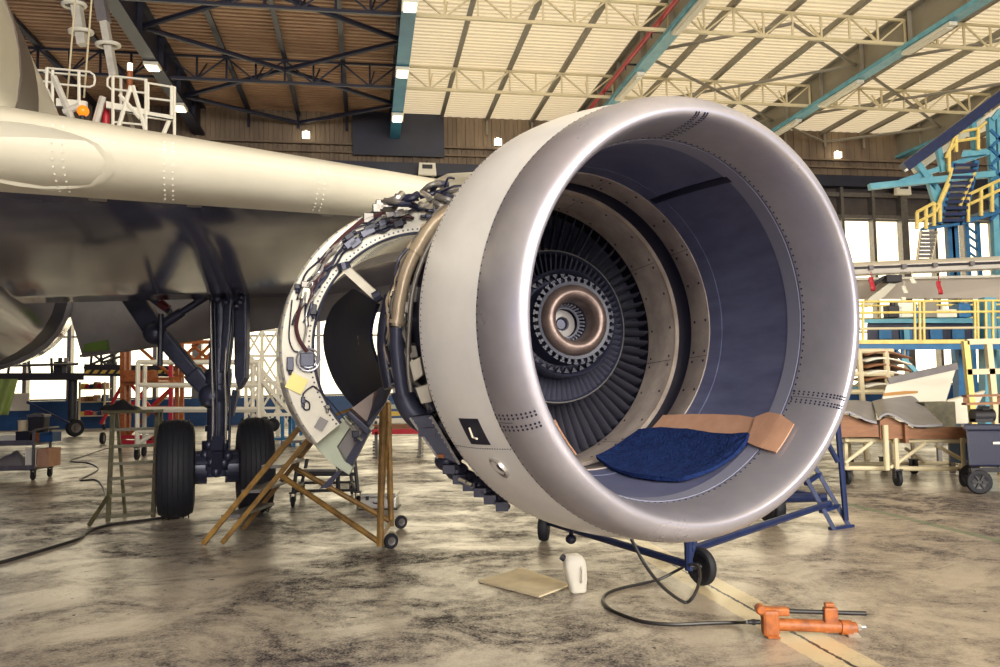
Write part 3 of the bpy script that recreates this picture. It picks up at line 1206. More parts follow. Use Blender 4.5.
MB().path(smooth_pts([W(392, 296, 6.05), W(386, 325, 6.05), (W(385, 352, 6.05)), W(391, 388, 6.0)]), .06, 12).build('core_case', MT['satin'], rev)
# flange bolts
b = MB()
for k in range(60):
    th = A0 + (A1 - A0) * (k + .5) / 60
    dot(b, RC.P(.001, .945, th), RC.a, .008, .004)
    if k % 2 == 0:
        dot(b, RC.P(.001, 1.15, th), RC.a, .007, .004)
b.build('bolt', MT['satin'], rev, smooth=0)


def on_ring(px, py, lift=.02):
    r = ray(px, py)
    t = (RC.o - CAM).dot(RC.a) / r.dot(RC.a)
    return CAM + r * t + RC.a * lift


def wire(pts, r, m_, lift=.02, nm='wire'):
    return MB().path(smooth_pts([on_ring(x, y, lift) for x, y in pts], 5), r, 6).build(nm, m_, rev)


wire([(302, 302), (298, 315), (296, 328), (299, 340), (304, 348), (307, 352)], .017, DK, .03, 'hose')
wire([(318, 258), (321, 270), (314, 282), (311, 295), (307, 308), (308, 327)], .008, MT['black'])
wire([(308, 300), (305, 309), (306, 325)], .008, MT['black'])
wire([(292, 300), (290, 320), (289, 338), (293, 350), (298, 352)], .006, MT['satin'])
wire([(297, 300), (305, 275), (318, 262), (330, 250), (333, 254), (327, 258)], .008, MT['satin'])
wire([(330, 250), (345, 235), (362, 222), (380, 215), (388, 212)], .016, DK, .03, 'hose')
wire([(322, 262), (335, 246), (352, 228), (372, 213), (392, 206), (410, 205)], .010, MT['satin'])
wire([(349, 240), (362, 228), (378, 220), (390, 214)], .012, MT['bright'])
wire([(304, 402), (303, 394), (311, 387), (316, 388), (330, 402), (345, 420), (352, 428), (358, 434)], .006, MT['satin'])
wire([(303, 402), (304, 409), (309, 409), (309, 403), (305, 400)], .006, MT['black'])
for (px, py, w_, h_) in ((290, 364, .05, .10), (307, 360, .1, .1), (303, 400, .03, .05), (327, 407, .035, .03), (313, 310, .05, .08), (305, 285, .06, .05), (297, 287, .04, .04), (355, 434, .05, .05), (383, 206, .12, .08), (376, 209, .06, .07), (391, 205, .07, .08), (368, 219, .08, .08), (398, 198, .06, .05)):
    b = MB().box(on_ring(px, py, .02), (w_, .05, h_), RC.u, RC.a, RC.v)
    b.tube(on_ring(px, py, .02) - RC.v * h_ * .5, on_ring(px, py, .02) - RC.v * (h_ * .5 + .03), .014, 8)
    b.build('connector', rnd.choice((MT['black'], MT['gear'], MT['steelg'], MT['satin'])), rev, smooth=30, bevel=.006)
b = MB()
for i, rr in enumerate((.085, .06, .035)):
    c = on_ring(308, 360, .03)
    b.path([c + (RC.u * math.cos(2 * PI * k / 20) + RC.v * math.sin(2 * PI * k / 20)) * rr for k in range(20)], .008, 6, closed=True)
b.build('coiled_line', MT['igv'], rev)
MB().box(on_ring(296.5, 383.5, .012), (.13, .015, .12), (RC.u * .9 + RC.v * -.45).normalized(), RC.a, (RC.v * .9 + RC.u * .45).normalized()).build('yellow_placard', mat('placard_yellow', (232, 216, 140), .6), rev, smooth=0)
MB().box(on_ring(321, 424, .012), (.07, .012, .09), (RC.u * .85 + RC.v * -.5).normalized(), RC.a, (RC.v * .85 + RC.u * .5).normalized()).build('placard', MT['greyp'], rev, smooth=0)
MB().box(on_ring(305, 296, .025), (.05, .03, .11), (RC.u * .95 + RC.v * -.2).normalized(), RC.a, (RC.v * .95 + RC.u * .2).normalized()).build('connector', MT['white'], rev, smooth=0)
# tangle of pipes at the top of the open half
for k in range(26):
    x0 = rnd.uniform(382, 446)
    y0 = 207 - (x0 - 382) * .18 + rnd.uniform(-9, 7)
    x1 = x0 + rnd.uniform(6, 24)
    y1 = y0 + rnd.uniform(-9, 6)
    d = rnd.uniform(5.9, 6.3)
    pts = [W(x0, y0, d), W((x0 + x1) / 2 + rnd.uniform(-4, 4), (y0 + y1) / 2 + rnd.uniform(-5, 3), d - .05), W(x1, y1, d)]
    MB().path(smooth_pts(pts, 5), rnd.choice((.009, .013, .02, .028)), 8).build('hydraulic_line', rnd.choice((MT['satin'], MT['steelg'], MT['bright'], MT['black'], MT['black'])), rev)
# lower fairing panels of the open half
lf = MB().prism([W(313, 444, 6.2), W(344, 416, 6.2), W(352, 424, 6.2), W(337, 447, 6.2), W(344, 461, 6.2), W(353, 467, 6.2), W(349, 475, 6.2), W(330, 463, 6.2)], FWD * .1).build('hinge_fairing', MT['green'], rev, smooth=0, bevel=.006)
MB().prism([W(338, 447, 6.22), W(353, 424, 6.22), W(363, 431, 6.22), W(346, 460, 6.22)], FWD * .08).build('louvre_panel', MT['greyp'], rev, smooth=0, bevel=.004)
MB().prism([W(345, 461, 6.2), W(364, 430, 6.2), W(369, 433, 6.2), W(352, 466, 6.2)], FWD * .1).build('edge_beam', MT['satin'], rev, smooth=0)
MB().prism([W(345, 414, 6.12), W(349, 410, 6.12), W(371, 430, 6.12), W(367, 436, 6.12)], FWD * .2).build('edge_beam', MT['satin'], rev, smooth=0, bevel=.01)
MB().prism([W(352, 408, 6.25), W(374, 392, 6.3), W(394, 381, 6.4), W(388, 398, 6.4), (W(368, 428, 6.25))], FWD * .06).build('lower_wall', mat('brown_panel', (118, 92, 82), .4, rgb2=(86, 66, 62), scale=5), rev, smooth=0)
MB().prism([W(378, 389, 6.2), W(394, 381, 6.3), W(386, 402, 6.3), W(369, 428, 6.2), W(366, 424, 6.2)], FWD * .05).build('lower_wall', MT['gear'], rev, smooth=0)
MB().prism([W(330, 487, 6.1), W(319, 489, 6.1), W(336, 472, 6.1), W(342, 470, 6.1)], FWD * .03).build('latch_hook', MT['satin'], rev, smooth=0)
wire([(344, 420), (352, 428), (357, 436), (362, 440)], .012, MT['bright'])

# mat and cardboard lying in the intake: things of their own
def in_bottom(w, th, off):
    return liner_pt(w, th, -off)


def lip_in(q, th, off):
    t, r, dt, dr = lip_pt(q)
    return IF.P(t, r - off, th)


def sheet(fn, nu, nv, th_):
    b = MB()
    top = [[fn(i / nu, j / nv, th_) for j in range(nv + 1)] for i in range(nu + 1)]
    bot = [[fn(i / nu, j / nv, 0.002) for j in range(nv + 1)] for i in range(nu + 1)]
    k = 0
    nn = (nu + 1) * (nv + 1)
    for G in (top, bot):
        for row in G:
            b.v += row
    w_ = nv + 1
    for i in range(nu):
        for j in range(nv):
            a = i * w_ + j
            b.f.append((a, a + 1, a + w_ + 1, a + w_))
            b.f.append((nn + a, nn + a + w_, nn + a + w_ + 1, nn + a + 1))
    for i in range(nu):
        for j in (0, nv):
            a, c = i * w_ + j, (i + 1) * w_ + j
            b.f.append((a, c, nn + c, nn + a))
    for j in range(nv):
        for i in (0, nu):
            a, c = i * w_ + j, i * w_ + j + 1
            b.f.append((a, c, nn + c, nn + a))
    return b


def chain(w, th, off):
    "0..1 along the liner floor, beyond 1 on to the lip"
    if w <= 1:
        return liner_pt(max(w, -.3), th, -off)
    return lip_in(min((w - 1) * .5, .3), th, off)
def chain_at(px, py):
    w, th = 1.0, -1.2
    best = None
    ws = [-.2 + 1.9 * i / 40 for i in range(41)]
    for w in ws:
        for j in range(60):
            th = -2.4 + 2.4 * j / 59
            x, y = proj(chain(w, th, 0))
            e = (x - px) ** 2 + (y - py) ** 2
            if best is None or e < best[0]:
                best = (e, w, th)
    e, w, th = best
    for _ in range(40):
        x, y = proj(chain(w, th, 0))
        h = 1e-3
        xa, ya = proj(chain(w + h, th, 0))
        xb, yb = proj(chain(w, th + h, 0))
        a, b_, c, d = (xa - x) / h, (xb - x) / h, (ya - y) / h, (yb - y) / h
        D = a * d - b_ * c
        if abs(D) < 1e-6:
            break
        ex, ey = px - x, py - y
        dw, dt = (d * ex - b_ * ey) / D, (-c * ex + a * ey) / D
        k = min(1, .1 / max(abs(dw), abs(dt), 1e-9))
        w += dw * k
        th += dt * k
        w = max(-.3, min(1.75, w))
    return w, th


def laid(name, far, near, th_, m_, label, cat, nu=16, nv=10, wav=0.0, lift=.004, group=None, **kw):
    fa = [chain_at(*p) for p in far]
    ne = [chain_at(*p) for p in near]

    def poly(P_, u):
        x = u * (len(P_) - 1)
        i = min(int(x), len(P_) - 2)
        f = x - i
        return tuple(P_[i][k] + (P_[i + 1][k] - P_[i][k]) * f for k in (0, 1))

    def fn(u, v, off):
        a, c = poly(fa, u), poly(ne, u)
        w = a[0] + (c[0] - a[0]) * v
        th = a[1] + (c[1] - a[1]) * v
        o = off + lift
        if off > .002 and wav:
            o += wav * (math.sin(u * 9 + v * 4) * math.sin(v * 7 + 1) + .5 * math.sin(u * 21 + v * 13))
        return chain(w, th, o)
    o = sheet(fn, nu, nv, th_).build(name, m_, smooth=45, **kw)
    tag(o, label, cat, group)
    return o


laid('cardboard_sheet', [(664, 416), (690, 415), (715, 415), (740, 416), (757, 419)], [(640, 440), (670, 442), (700, 444), (728, 446), (746, 444)], .006, MT['cardboard'], 'long brown cardboard strip lying in the intake behind the blue cloth', 'cardboard')
laid('cardboard_sheet', [(757, 419), (770, 414), (783, 416), (796, 426)], [(748, 444), (758, 449), (768, 452), (778, 455)], .008, MT['cardboard'], 'curled brown cardboard piece on the right of the blue cloth', 'cardboard', lift=.012)
laid('blue_cloth', [(597, 461), (622, 439), (640, 433), (665, 431), (690, 432), (715, 437), (735, 438), (752, 437)], [(600, 464), (612, 472), (632, 479), (655, 483), (682, 484), (712, 474), (736, 459), (750, 444)], .022, MT['cloth'], 'blue quilted cloth lying in the bottom of the engine intake', 'cloth', 28, 14, .004, .012)
# slip of card standing in the lower left of the intake
laid('cardboard_slip', [(556, 420), (566, 431), (577, 444)], [(560, 423), (570, 437), (581, 449)], .01, MT['cardboard'], 'thin cardboard slip tucked against the left inside edge of the intake', 'cardboard', 6, 3)
# ------------------------------------------------------------------ the aeroplane: wing, belly, landing gear
CH = camdir(0, 0, 1)
CHD = V((-.36, .93, 0)).normalized()     # nose to tail
INB = V((-.93, -.36, 0)).normalized()    # towards the fuselage
plane = thing('airplane', 'cream airplane wing and belly with a dark main landing gear', 'airplane', V((-3.5, 9.8, 0)))


def le(s):
    return V((-.49 - .66 * s, 7.2 - .74 * s, 3.33 - .072 * s))


def kf(s):
    return max(.35, min(1.3, .78 + .065 * s))


def sec(s, pts):
    o = le(s)
    k = kf(s)
    return [o + CHD * (c * (k if c < .6 else 1)) + V((0, 0, z * k - .03 * c)) for c, z in pts]


UPP = [(5.3, .05), (4.6, .26), (3.2, .42), (1.9, .46), (1.0, .40), (.55, .32)]
NOSE_U = [(.55, .32), (.3, .25), (.14, .17), (.05, .1), (.01, .04), (0, -.01)]
NOSE_L = [(.03, -.09), (.1, -.16), (.22, -.205), (.36, -.225), (.47, -.23)]
LOW = [(.50, -.16), (.52, -.20), (.9, -.26), (1.8, -.29), (3.0, -.34), (4.0, -.36), (4.7, -.34), (5.3, -.10)]
SS = [-9, -7, -5, -3, -1.5, 0, 1, 2, 3, 4, 5, 6, 7]
SL = [-.35, 0, .5, 1, 1.5, 2, 2.5, 3, 3.5, 4, 5, 6, 7]
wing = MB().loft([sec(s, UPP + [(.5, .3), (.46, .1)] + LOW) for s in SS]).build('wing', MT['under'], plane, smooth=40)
wing['label'] = 'dark glossy underside'
slat = MB().loft([sec(s, NOSE_U + NOSE_L + [(.40, -.17), (.42, .2)]) for s in SL]).build('slat', MT['wing'], plane, smooth=50)
slat['label'] = 'cream leading edge'
up_ = MB().loft([sec(s, [(c, z + .006) for c, z in UPP] + [(c, z - .01) for c, z in UPP[::-1]]) for s in SS]).build('upper_skin', MT['wing'], plane, smooth=40)


def sl_pt(s, k):
    "point on the slat nose, k 0 (top) .. 1 (bottom)"
    P_ = sec(s, NOSE_U + NOSE_L)
    x = k * (len(P_) - 1)
    i = min(int(x), len(P_) - 2)
    return P_[i].lerp(P_[i + 1], x - i)


b = MB()
for s in (1.35, 2.6, 3.3):
    for ds in (-.03, .03):
        for k in range(12):
            p = sl_pt(s + ds, .30 + .6 * k / 11)
            dot(b, p, -CHD + V((0, 0, .1 - k * .07)), .007, .004)
for k in range(70):
    p = sl_pt(.2 + k * .055, .42)
    dot(b, p, -CHD, .006, .003)
b.build('rivet', MT['sealgrey'], slat, smooth=0)
# rounded landing light fairing at the frame's left edge
MB().loft([[sl_pt(3.45 + .5 * math.cos(q) * 1.0, .62 + .3 * math.sin(q)) - CHD * .012 for q in [2 * PI * i / 24 for i in range(24)]], [sl_pt(3.45 + .46 * math.cos(q), .62 + .28 * math.sin(q)) - CHD * .018 for q in [2 * PI * i / 24 for i in range(24)]]]).build('access_cover', MT['wing'], slat, smooth=30)
# dark slot with slat tracks between slat and wing
for s in (1.15, 2.35, 3.05):
    q_ = lambda a, z_: [sec(s, [(a, z_)])[0], sec(s + .12, [(a, z_)])[0]]
    A_0, A_1 = q_(.43, -.205), q_(.56, -.205)
    B_0, B_1 = q_(.43, -.228), q_(.56, -.228)
    MB().hexa([A_0[0], A_0[1], A_1[1], A_1[0], B_0[0], B_0[1], B_1[1], B_1[0]]).build('slat_track', MT['greyp'], wing, smooth=0)

# fuselage side and belly fairing
FA = V((HUB.x, HUB.y, 0)) + INB * 5.75
FF = Fr(V((FA.x, FA.y, 4.75)), -CHD)


def fus(t, r, n=48):
    return [FF.P(t, r, 2 * PI * k / n) for k in range(n)]


fl = MB().loft([fus(12.2, .25), fus(11.6, .9), fus(10.4, 1.45), fus(8.5, 1.85), fus(6.5, 1.98), fus(3.0, 1.98), fus(-6, 1.98), fus(-12, 1.98), fus(-16, 1.8), fus(-20, 1.35), fus(-23, .9)]).build('fuselage', MT['wing'], plane, smooth=50)
LATF = -INB
MB().loft([[FF.P(t, r, math.radians(-20 + 110 * k / 24)) for k in range(25)] for t, r in ((-4.7, 1.97), (-4.7, 1.992), (-5.7, 1.992), (-5.7, 1.97))], wrap=False, loop=True).build('door_opening', mat('door_brown', (74, 60, 54), .5), fl, smooth=50)


def fpt(t, lat, z):
    return V((FA.x, FA.y, 0)) + CHD * t + LATF * lat + V((0, 0, z))


def bel(t, hw, zb, zt=3.2, n=20):
    r = []
    for k in range(n + 1):
        q = PI * k / n
        x = math.copysign(abs(math.cos(q)) ** .75, math.cos(q))
        r.append(fpt(t, hw * x, zt - (zt - zb) * math.sin(q) ** .7))
    return r


GLOSS = mat('belly_gloss', (128, 122, 122), .12, .1, rgb2=(88, 84, 92), scale=1.5, coat=.6, bump=.2, bscale=2.2)
MB().loft([bel(-3, 1.7, 2.0), bel(0, 2.02, 1.78), bel(4, 2.06, 1.75), bel(7.2, 2.02, 1.78)]).build('belly_fairing', GLOSS, plane, smooth=50)
bl = MB().loft([bel(7.2, 1.99, 1.82), bel(8.4, 1.98, 1.85)]).build('gear_bay', MT['black'], plane, smooth=50)
MB().loft([bel(8.4, 2.03, 1.78), bel(9.3, 1.98, 1.86), bel(10.0, 1.8, 2.05), bel(10.4, 1.55, 2.25)]).build('aft_fairing', GLOSS, plane, smooth=50)
# lowered flap behind the gear
flp = [YP(66, 303, 11.6), YP(118, 291, 11.5), YP(215, 281, 11.3), YP(306, 272, 11.1), YP(420, 255, 10.8), YP(420, 306, 11.0), YP(306, 324, 11.3), YP(215, 338, 11.6), YP(140, 350, 11.8), YP(82, 358, 11.9)]
flap = MB().prism(flp, V((.05, .3, .08))).build('flap', MT['greyp'], plane, smooth=0, bevel=.02)
flap['label'] = 'grey flap behind the landing gear'
MB().prism([YP(84, 352, 11.75), YP(84, 344, 11.7), YP(106, 340, 11.65), YP(108, 350, 11.7)], V((0, .05, 0))).build('green_patch', mat('green_patch', (86, 112, 48), .6), flap, smooth=0)
MB().bar(YP(110, 291, 11.45), YP(306, 271, 11.05), .05, .05).build('flap_edge', MT['wing'], flap, smooth=0)  # cream bar colours in the highlight along the flap's top edge

# main landing gear
gc = F(215, 513)
GY = 10.2
GB = V((YP(216, 490, GY).x, GY, 0))
gear = MB()


def gp(px, py, dy=0.0):
    return YP(px, py, GY + dy)


ax = INB
gear.path([gp(221, 268), gp(221, 330), gp(219, 372)], .125, 20, radii=[.125, .125, .13])
gear.path([gp(219, 372), gp(218, 384)], .165, 20, radii=[.165, .165])
gear.path([gp(218, 384), gp(217, 430), gp(216, 455)], .1, 18, radii=[.14, .12, .12])
gear.tube(gp(216, 440), gp(216, 476), .17, 18)
gl = gear.build('gear_leg', MT['gear'], plane, smooth=45, bevel=.01)
WR = .61
cl = F(177, 515)
axc = gp(216, 466)
wc = []
for sgn in (1, -1):
    c = V((GB.x, GY, WR)) + INB * (.47 * sgn)
    wc.append(c)
w1 = wheel(plane, wc[0], INB, WR, .44, MT['tyre'], MT['gear'], rim=.5)
w2 = wheel(plane, wc[1], INB, WR, .44, MT['tyre'], MT['gear'], rim=.5)
for c, w_ in ((wc[0], w1), (wc[1], w2)):
    fr = Fr(c, INB)
    b = MB()
    for t in (-.15, -.09, -.03, .03, .09, .15):
        b.lathe(fr, [(t - .008, WR * .995), (t, WR * 1.003), (t + .008, WR * .995)], 40, closed_prof=True)
    b.build('tread_rib', MT['tyre'], w_)
    w_['label'] = 'black tyre'
b = MB().tube(wc[0] + INB * .1, wc[1] - INB * .1, .085, 16)
for sgn in (-1, 1):
    c = V((GB.x, GY, WR)) + INB * (.2 * sgn)
    b.tube(c - INB * .07, c + INB * .07, .2, 20)
    for k in range(9):
        q = 2 * PI * k / 9
        p = c + (CHD * math.cos(q) + ZU * math.sin(q)) * .17
        b.tube(p - INB * .09, p + INB * .09, .04, 8)
b.build('brake_pack', MT['satin'], plane, smooth=40)
b = MB()
b.bar(gp(219, 438, -.2), gp(217, 452, -.3), .14, .1)
b.bar(gp(217, 452, -.3), gp(216, 472, -.12), .12, .08)
for (px, py) in ((209, 445), (223, 447), (211, 462), (224, 463), (216, 472), (205, 455), (228, 456)):
    b.ball(gp(px, py, -.15), (.06, .06, .07))
b.build('torque_link', MT['satin'], plane, smooth=40)
for k, (x0, x1) in enumerate(((210, 212), (232, 229), (226, 225), (214, 216))):
    MB().path(smooth_pts([gp(x0, 285, -.14), gp(x0 + 1, 330, -.15), gp(x1, 372, -.18), gp(x1 + 1, 410, -.16), gp(x1, 450, -.16)]), .018, 8).build('hydraulic_line', MT['black'] if k % 2 else MT['steelg'], plane)
for (px, py, r) in ((221, 300, .15), (221, 345, .15), (219, 372, .16), (217, 400, .145), (217, 428, .145)):
    MB().tube(gp(px, py - 3), gp(px, py + 3), r, 20).build('clamp_band', MT['satin'], gl, smooth=40)
# gear door beside the leg
b = MB().prism([gp(233, 288, -.1), gp(246, 276, -.1), gp(246, 350, -.1), gp(245, 378, -.1), gp(238, 390, -.1), gp(234, 376, -.1)], V((.02, .12, 0)))
gd = b.build('gear_door', MT['gear'], plane, smooth=0, bevel=.015)
br(plane, 'door_link', gp(236, 390, -.05), gp(231, 416, -.05), .07, MT['gear'])
MB().prism([gp(228, 276, -.2), gp(246, 274, -.2), gp(248, 282, -.2), gp(244, 290, -.2), gp(229, 300, -.2)], V((.0, .12, 0))).build('trunnion', MT['satin'], plane, smooth=0, bevel=.02)
MB().prism([gp(225, 282, -.18), gp(233, 280, -.18), gp(230, 330, -.18), gp(226, 372, -.18), gp(219, 372, -.18)], V((.0, .1, 0))).build('shock_link', MT['gear'], plane, smooth=0, bevel=.02)
# folding side brace
def brace(p0, p1, w0, w1, nm, m_=MT['gear'], th=.16):
    p0, p1 = V(p0), V(p1)
    d = (p1 - p0).normalized()
    n = d.cross(V((0, 1, 0))).normalized()
    return MB().prism([p0 + n * w0, p1 + n * w1, p1 - n * w1, p0 - n * w0], V((0, th, 0))).build(nm, m_, plane, smooth=0, bevel=.03)


brace(gp(124, 286, -.1), gp(154, 332, -.1), .14, .13, 'side_brace')
brace(gp(158, 335, -.1), gp(208, 392, -.05), .10, .08, 'side_brace')
brace(gp(190, 372, -.12), gp(206, 390, -.1), .12, .1, 'side_brace')
MB().ball(gp(155, 333, -.05), (.15, .13, .15)).build('brace_hinge', MT['satin'], plane)
b = MB().tube(gp(166, 322, -.2), gp(214, 292, -.2), .045, 12).tube(gp(160, 326, -.2), gp(182, 312, -.2), .065, 12).tube(gp(196, 302, -.2), gp(222, 286, -.2), .06, 12)
b.build('lock_stay', MT['satin'], plane)
MB().tube(gp(134, 286, -.15), gp(170, 312, -.18), .04, 10).build('actuator', MT['gear'], plane)
MB().tube(gp(160, 303, -.17), gp(168, 309, -.17), .055, 10).build('actuator_band', mat('dull_red', (96, 34, 40), .5), plane)
MB().ball(gp(212, 396, -.05), (.17, .15, .16)).tube(gp(206, 406, -.15), gp(210, 398, -.1), .07, 12).build('brace_joint', MT['gear'], plane)
MB().tube(gp(161, 314, -.3), gp(160, 366, -.3), .035, 8).build('hanging_strap', MT['black'], plane)
b = MB()
for k in range(18):
    px, py = rnd.uniform(212, 242), rnd.uniform(278, 308)
    b.ball(gp(px, py, -.22), rnd.uniform(.03, .06), n=8, m=6)
b.build('fittings', MT['satin'], plane)
# ------------------------------------------------------------------ things on the near floor
# blue trolley stand behind the intake
A_, B_, C_, D_ = F(700, 586), F(544, 541), F(772, 524), F(842, 528)
st = thing('trolley_stand', 'dark blue tubular trolley stand on black wheels behind the intake', 'stand', (A_ + D_) / 2)
fx = (A_ - B_).normalized()
for P_, r_, w_, axd, off in ((A_, .145, .07, V((.85, .5, 0)), V((.02, .02, 0))), (B_, .125, .1, V((.95, -.2, 0)), V((0, 0, 0))), (C_, .19, .13, V((.9, .35, 0)), V((0, 0, 0)))):
    wheel(st, P_ + V((0, 0, r_)) + off, axd, r_, w_, MT['tyre'], MT['rubber'], rim=.62)
tA = A_ + V((-.08, 0, 0))
pA = V((tA.x, tA.y, up_to(tA, 541)))
tb(st, 'leg', V((tA.x, tA.y, .12)), pA + ZU * .3, .032, MT['blue'])
tb(st, 'axle', V((tA.x, tA.y, .15)), A_ + V((.05, .03, .145)), .03, MT['rubber'])
bA = V((tA.x, tA.y, .16))
tb(st, 'base_rail', bA, B_ + ZU * .2, .032, MT['blue'])
dH = V((D_.x - .12, D_.y, .26))
tb(st, 'base_rail', V((tA.x, tA.y, .27)), dH, .034, MT['blue'])
tb(st, 'base_rail', C_ + V((0, 0, .28)), dH + V((.02, .1, .05)), .05, MT['blue'])
tb(st, 'base_rail', C_ + V((.08, .1, .36)), dH + V((-.05, .1, .06)), .028, MT['blue'])
f0, f1 = F(834, 530), F(849, 527)
for p0, tx, ty in ((f0, 804, 474), (f1, 812, 462)):
    b_ = YP(tx, ty, p0.y + .05)
    br(st, 'trestle_leg', p0 + ZU * .01, b_, .06, MT['blue'], .04)
br(st, 'trestle_foot', f0 + V((-.04, 0, .015)), f1 + V((.04, 0, .015)), .05, MT['blue'], .03)
for k in (.32, .82):
    q0 = (f0 + ZU * .01).lerp(YP(804, 474, f0.y + .05), k)
    q1 = (f1 + ZU * .01).lerp(YP(812, 462, f1.y + .05), k)
    br(st, 'trestle_rung', q0 - V((.04, 0, 0)), q1 + V((.02, 0, 0)), .04, MT['blue'])
tb(st, 'mast', YP(846, 520, D_.y), YP(836, 405, D_.y), .032, MT['blue'])
tb(st, 'brace', YP(826, 440, D_.y), YP(838, 462, D_.y), .028, MT['blue'])
tb(st, 'brace', V((tA.x, tA.y, .2)), V((tA.x + .12, tA.y + .1, .5)), .03, MT['blue'])

# hand pump
pc = F(806, 636)
pump = thing('hand_pump', 'orange hydraulic hand pump lying across the painted floor band', 'pump', pc)
PX = (F(850, 637) - F(768, 635)).normalized()
PY = ZU.cross(PX)


def pp(px, py, dy=0.0):
    q = YP(px, py, pc.y)
    return q + PY * dy


MB().tube(pp(768, 624), pp(846, 627), .037, 20).build('cylinder', MT['orange'], pump)
b = MB().box(pp(770, 622), (.10, .1, .16), PX, PY, ZU)
b.build('pump_head', MT['orange'], pump, smooth=0, bevel=.02)
MB().box(pp(775, 611), (.16, .07, .05), PX, PY, ZU).tube(pp(760, 609, -.04), pp(760, 609, .04), .03, 14).build('lever_socket', MT['orange'], pump, smooth=40, bevel=.012)
MB().prism([pp(823, 607, -.03), pp(837, 607, -.03), pp(838, 632, -.03), pp(824, 632, -.03)], PY * .06).build('handle_clip', MT['orange'], pump, smooth=0, bevel=.01)
MB().box(pp(829, 604.5), (.055, .05, .022), PX, PY, ZU).build('clip_cap', MT['orange'], pump, smooth=0, bevel=.006)
MB().tube(pp(786, 611), pp(866, 613.5), .0135, 12).build('handle', MT['rubber'], pump)
MB().tube(pp(840, 627), pp(851, 628), .045, 18).tube(pp(851, 628), pp(856, 627.5), .034, 16).build('end_cap', MT['orange'], pump)
MB().tube(pp(853, 627), pp(865, 627), .014, 12).tube(pp(857, 627), pp(861, 627), .021, 6).build('outlet', MT['bright'], pump)
MB().tube(pp(760, 622), pp(748, 622), .014, 10).tube(pp(752, 622), pp(755, 622), .02, 6).build('inlet', MT['rubber'], pump)
for x, s_ in ((771, 1), (851, 1)):
    q = pp(x, 634)
    MB().prism([q + PX * -.03 + PY * -.06 - ZU * (q.z - .002), q + PX * .05 + PY * -.06 - ZU * (q.z - .002), q + PX * .02 + ZU * .03, q - PX * .03 + ZU * .03], PY * .1).build('foot', MT['orange'] if x < 800 else MT['bright'], pump, smooth=0, bevel=.006)

# hose from the stand to the pump
pts = [W(630, 536, 5.55), W(640, 556, 5.5), W(650, 572, 5.5), W(665, 589, 5.55), F(684, 602, .012), F(693, 597, .05), F(699, 583, .12), F(700, 573, .16), F(697, 566, .19), F(688, 565, .16), F(676, 571, .08), F(660, 579, .02), F(640, 584, .012), F(622, 588, .012), F(608, 593, .012), F(603, 600, .012), F(610, 609, .012), F(625, 616, .012), F(645, 622, .012), F(675, 624.5, .012), F(712, 623, .012), F(738, 622.5, .02), pp(748, 622)]
tag(MB().path(smooth_pts(pts, 6), .012, 8).build('hydraulic_hose', MT['hose'], loc=F(640, 622)), 'thin black hose looping over the floor from stand to orange pump', 'hose')

# milky jug
jb = F(578, 592)
jug = thing('plastic_jug', 'milky white plastic jug standing on the floor below the intake', 'jug', jb)
jx = V((.97, .2, 0)).normalized()
jy = ZU.cross(jx)


def rr(c, w, d, n=24, p=.55):
    return [c + jx * (w * math.copysign(abs(math.cos(q)) ** p, math.cos(q))) + jy * (d * math.copysign(abs(math.sin(q)) ** p, math.sin(q))) for q in [2 * PI * k / n for k in range(n)]]


tl = -jx * .12
rings = []
for z, w, d in ((0.0, .05, .045), (.01, .06, .055), (.05, .066, .06), (.10, .078, .07), (.18, .084, .075), (.235, .082, .072), (.265, .066, .06), (.28, .045, .04), (.284, .02, .02)):
    rings.append(rr(jb + ZU * (z + .001) + tl * z, w, d))
MB().loft(rings).build('jug_body', MT['plastic'], jug, smooth=60)
MB().tube(jb + ZU * .25 + tl * .25 - jx * .07, jb + ZU * .27 + tl * .27 - jx * .09, .024, 14).build('jug_cap', MT['girdark'], jug)
MB().path(smooth_pts([jb + ZU * .2 + tl * .2 + jx * .03 - jy * .07, jb + ZU * .17 + tl * .2 + jx * .035 - jy * .095, jb + ZU * .10 + tl * .1 + jx * .02 - jy * .09, jb + ZU * .09 + tl * .1 + jx * .02 - jy * .06], 5), .011, 8).build('jug_handle', MT['plastic'], jug)

# thin board on the floor
q = [F(478, 582), F(539, 598), F(571, 586), F(522, 569)]
tag(MB().prism([p + ZU * .002 for p in q], ZU * .012).build('flat_board', MT['paper'], smooth=0), 'thin cream board lying flat on the floor beside the milky jug', 'board')

# mustard wheeled step ladder
a0, c0 = F(203, 546), F(243, 531)
lad = thing('step_ladder', 'mustard wheeled step ladder standing behind the open reverser half', 'ladder', (a0 + F(385, 545)) / 2)
a1 = YP(299, 428, a0.y - .15)
c1 = YP(314, 440, c0.y - .1)
bm0, bm1 = F(222, 545), None
bm1 = YP(308, 440, bm0.y - .1)
for p0, p1, w_ in ((a0, a1, .05), (c0, c1, .045), (bm0, bm1, .045)):
    br(lad, 'stringer', p0 + ZU * .02, p1, .03, MT['ladder'], w_)
for k in (.24, .45, .66, .87):
    p, q = a0.lerp(a1, k), c0.lerp(c1, k + .02)
    z = p.z
    q = V((q.x, q.y, z))
    fw = V((.16, 0, 0))
    MB().hexa([p - fw * .3, q - fw * .3, q + fw * .9, p + fw * .9, p - fw * .3 + ZU * .03, q - fw * .3 + ZU * .03, q + fw * .9 + ZU * .03, p + fw * .9 + ZU * .03]).build('tread', MT['steelg'], lad, smooth=0)
p1, p2 = F(380, 549), F(391, 529)
t1, t2 = V((p1.x + .04, p1.y, up_to(p1, 400))), V((p2.x - .02, p2.y, up_to(p2, 402)))
tb(lad, 'rear_post', p1 + ZU * .03, t1, .034, MT['ladder'])
tb(lad, 'rear_post', p2 + ZU * .03, t2, .034, MT['ladder'])
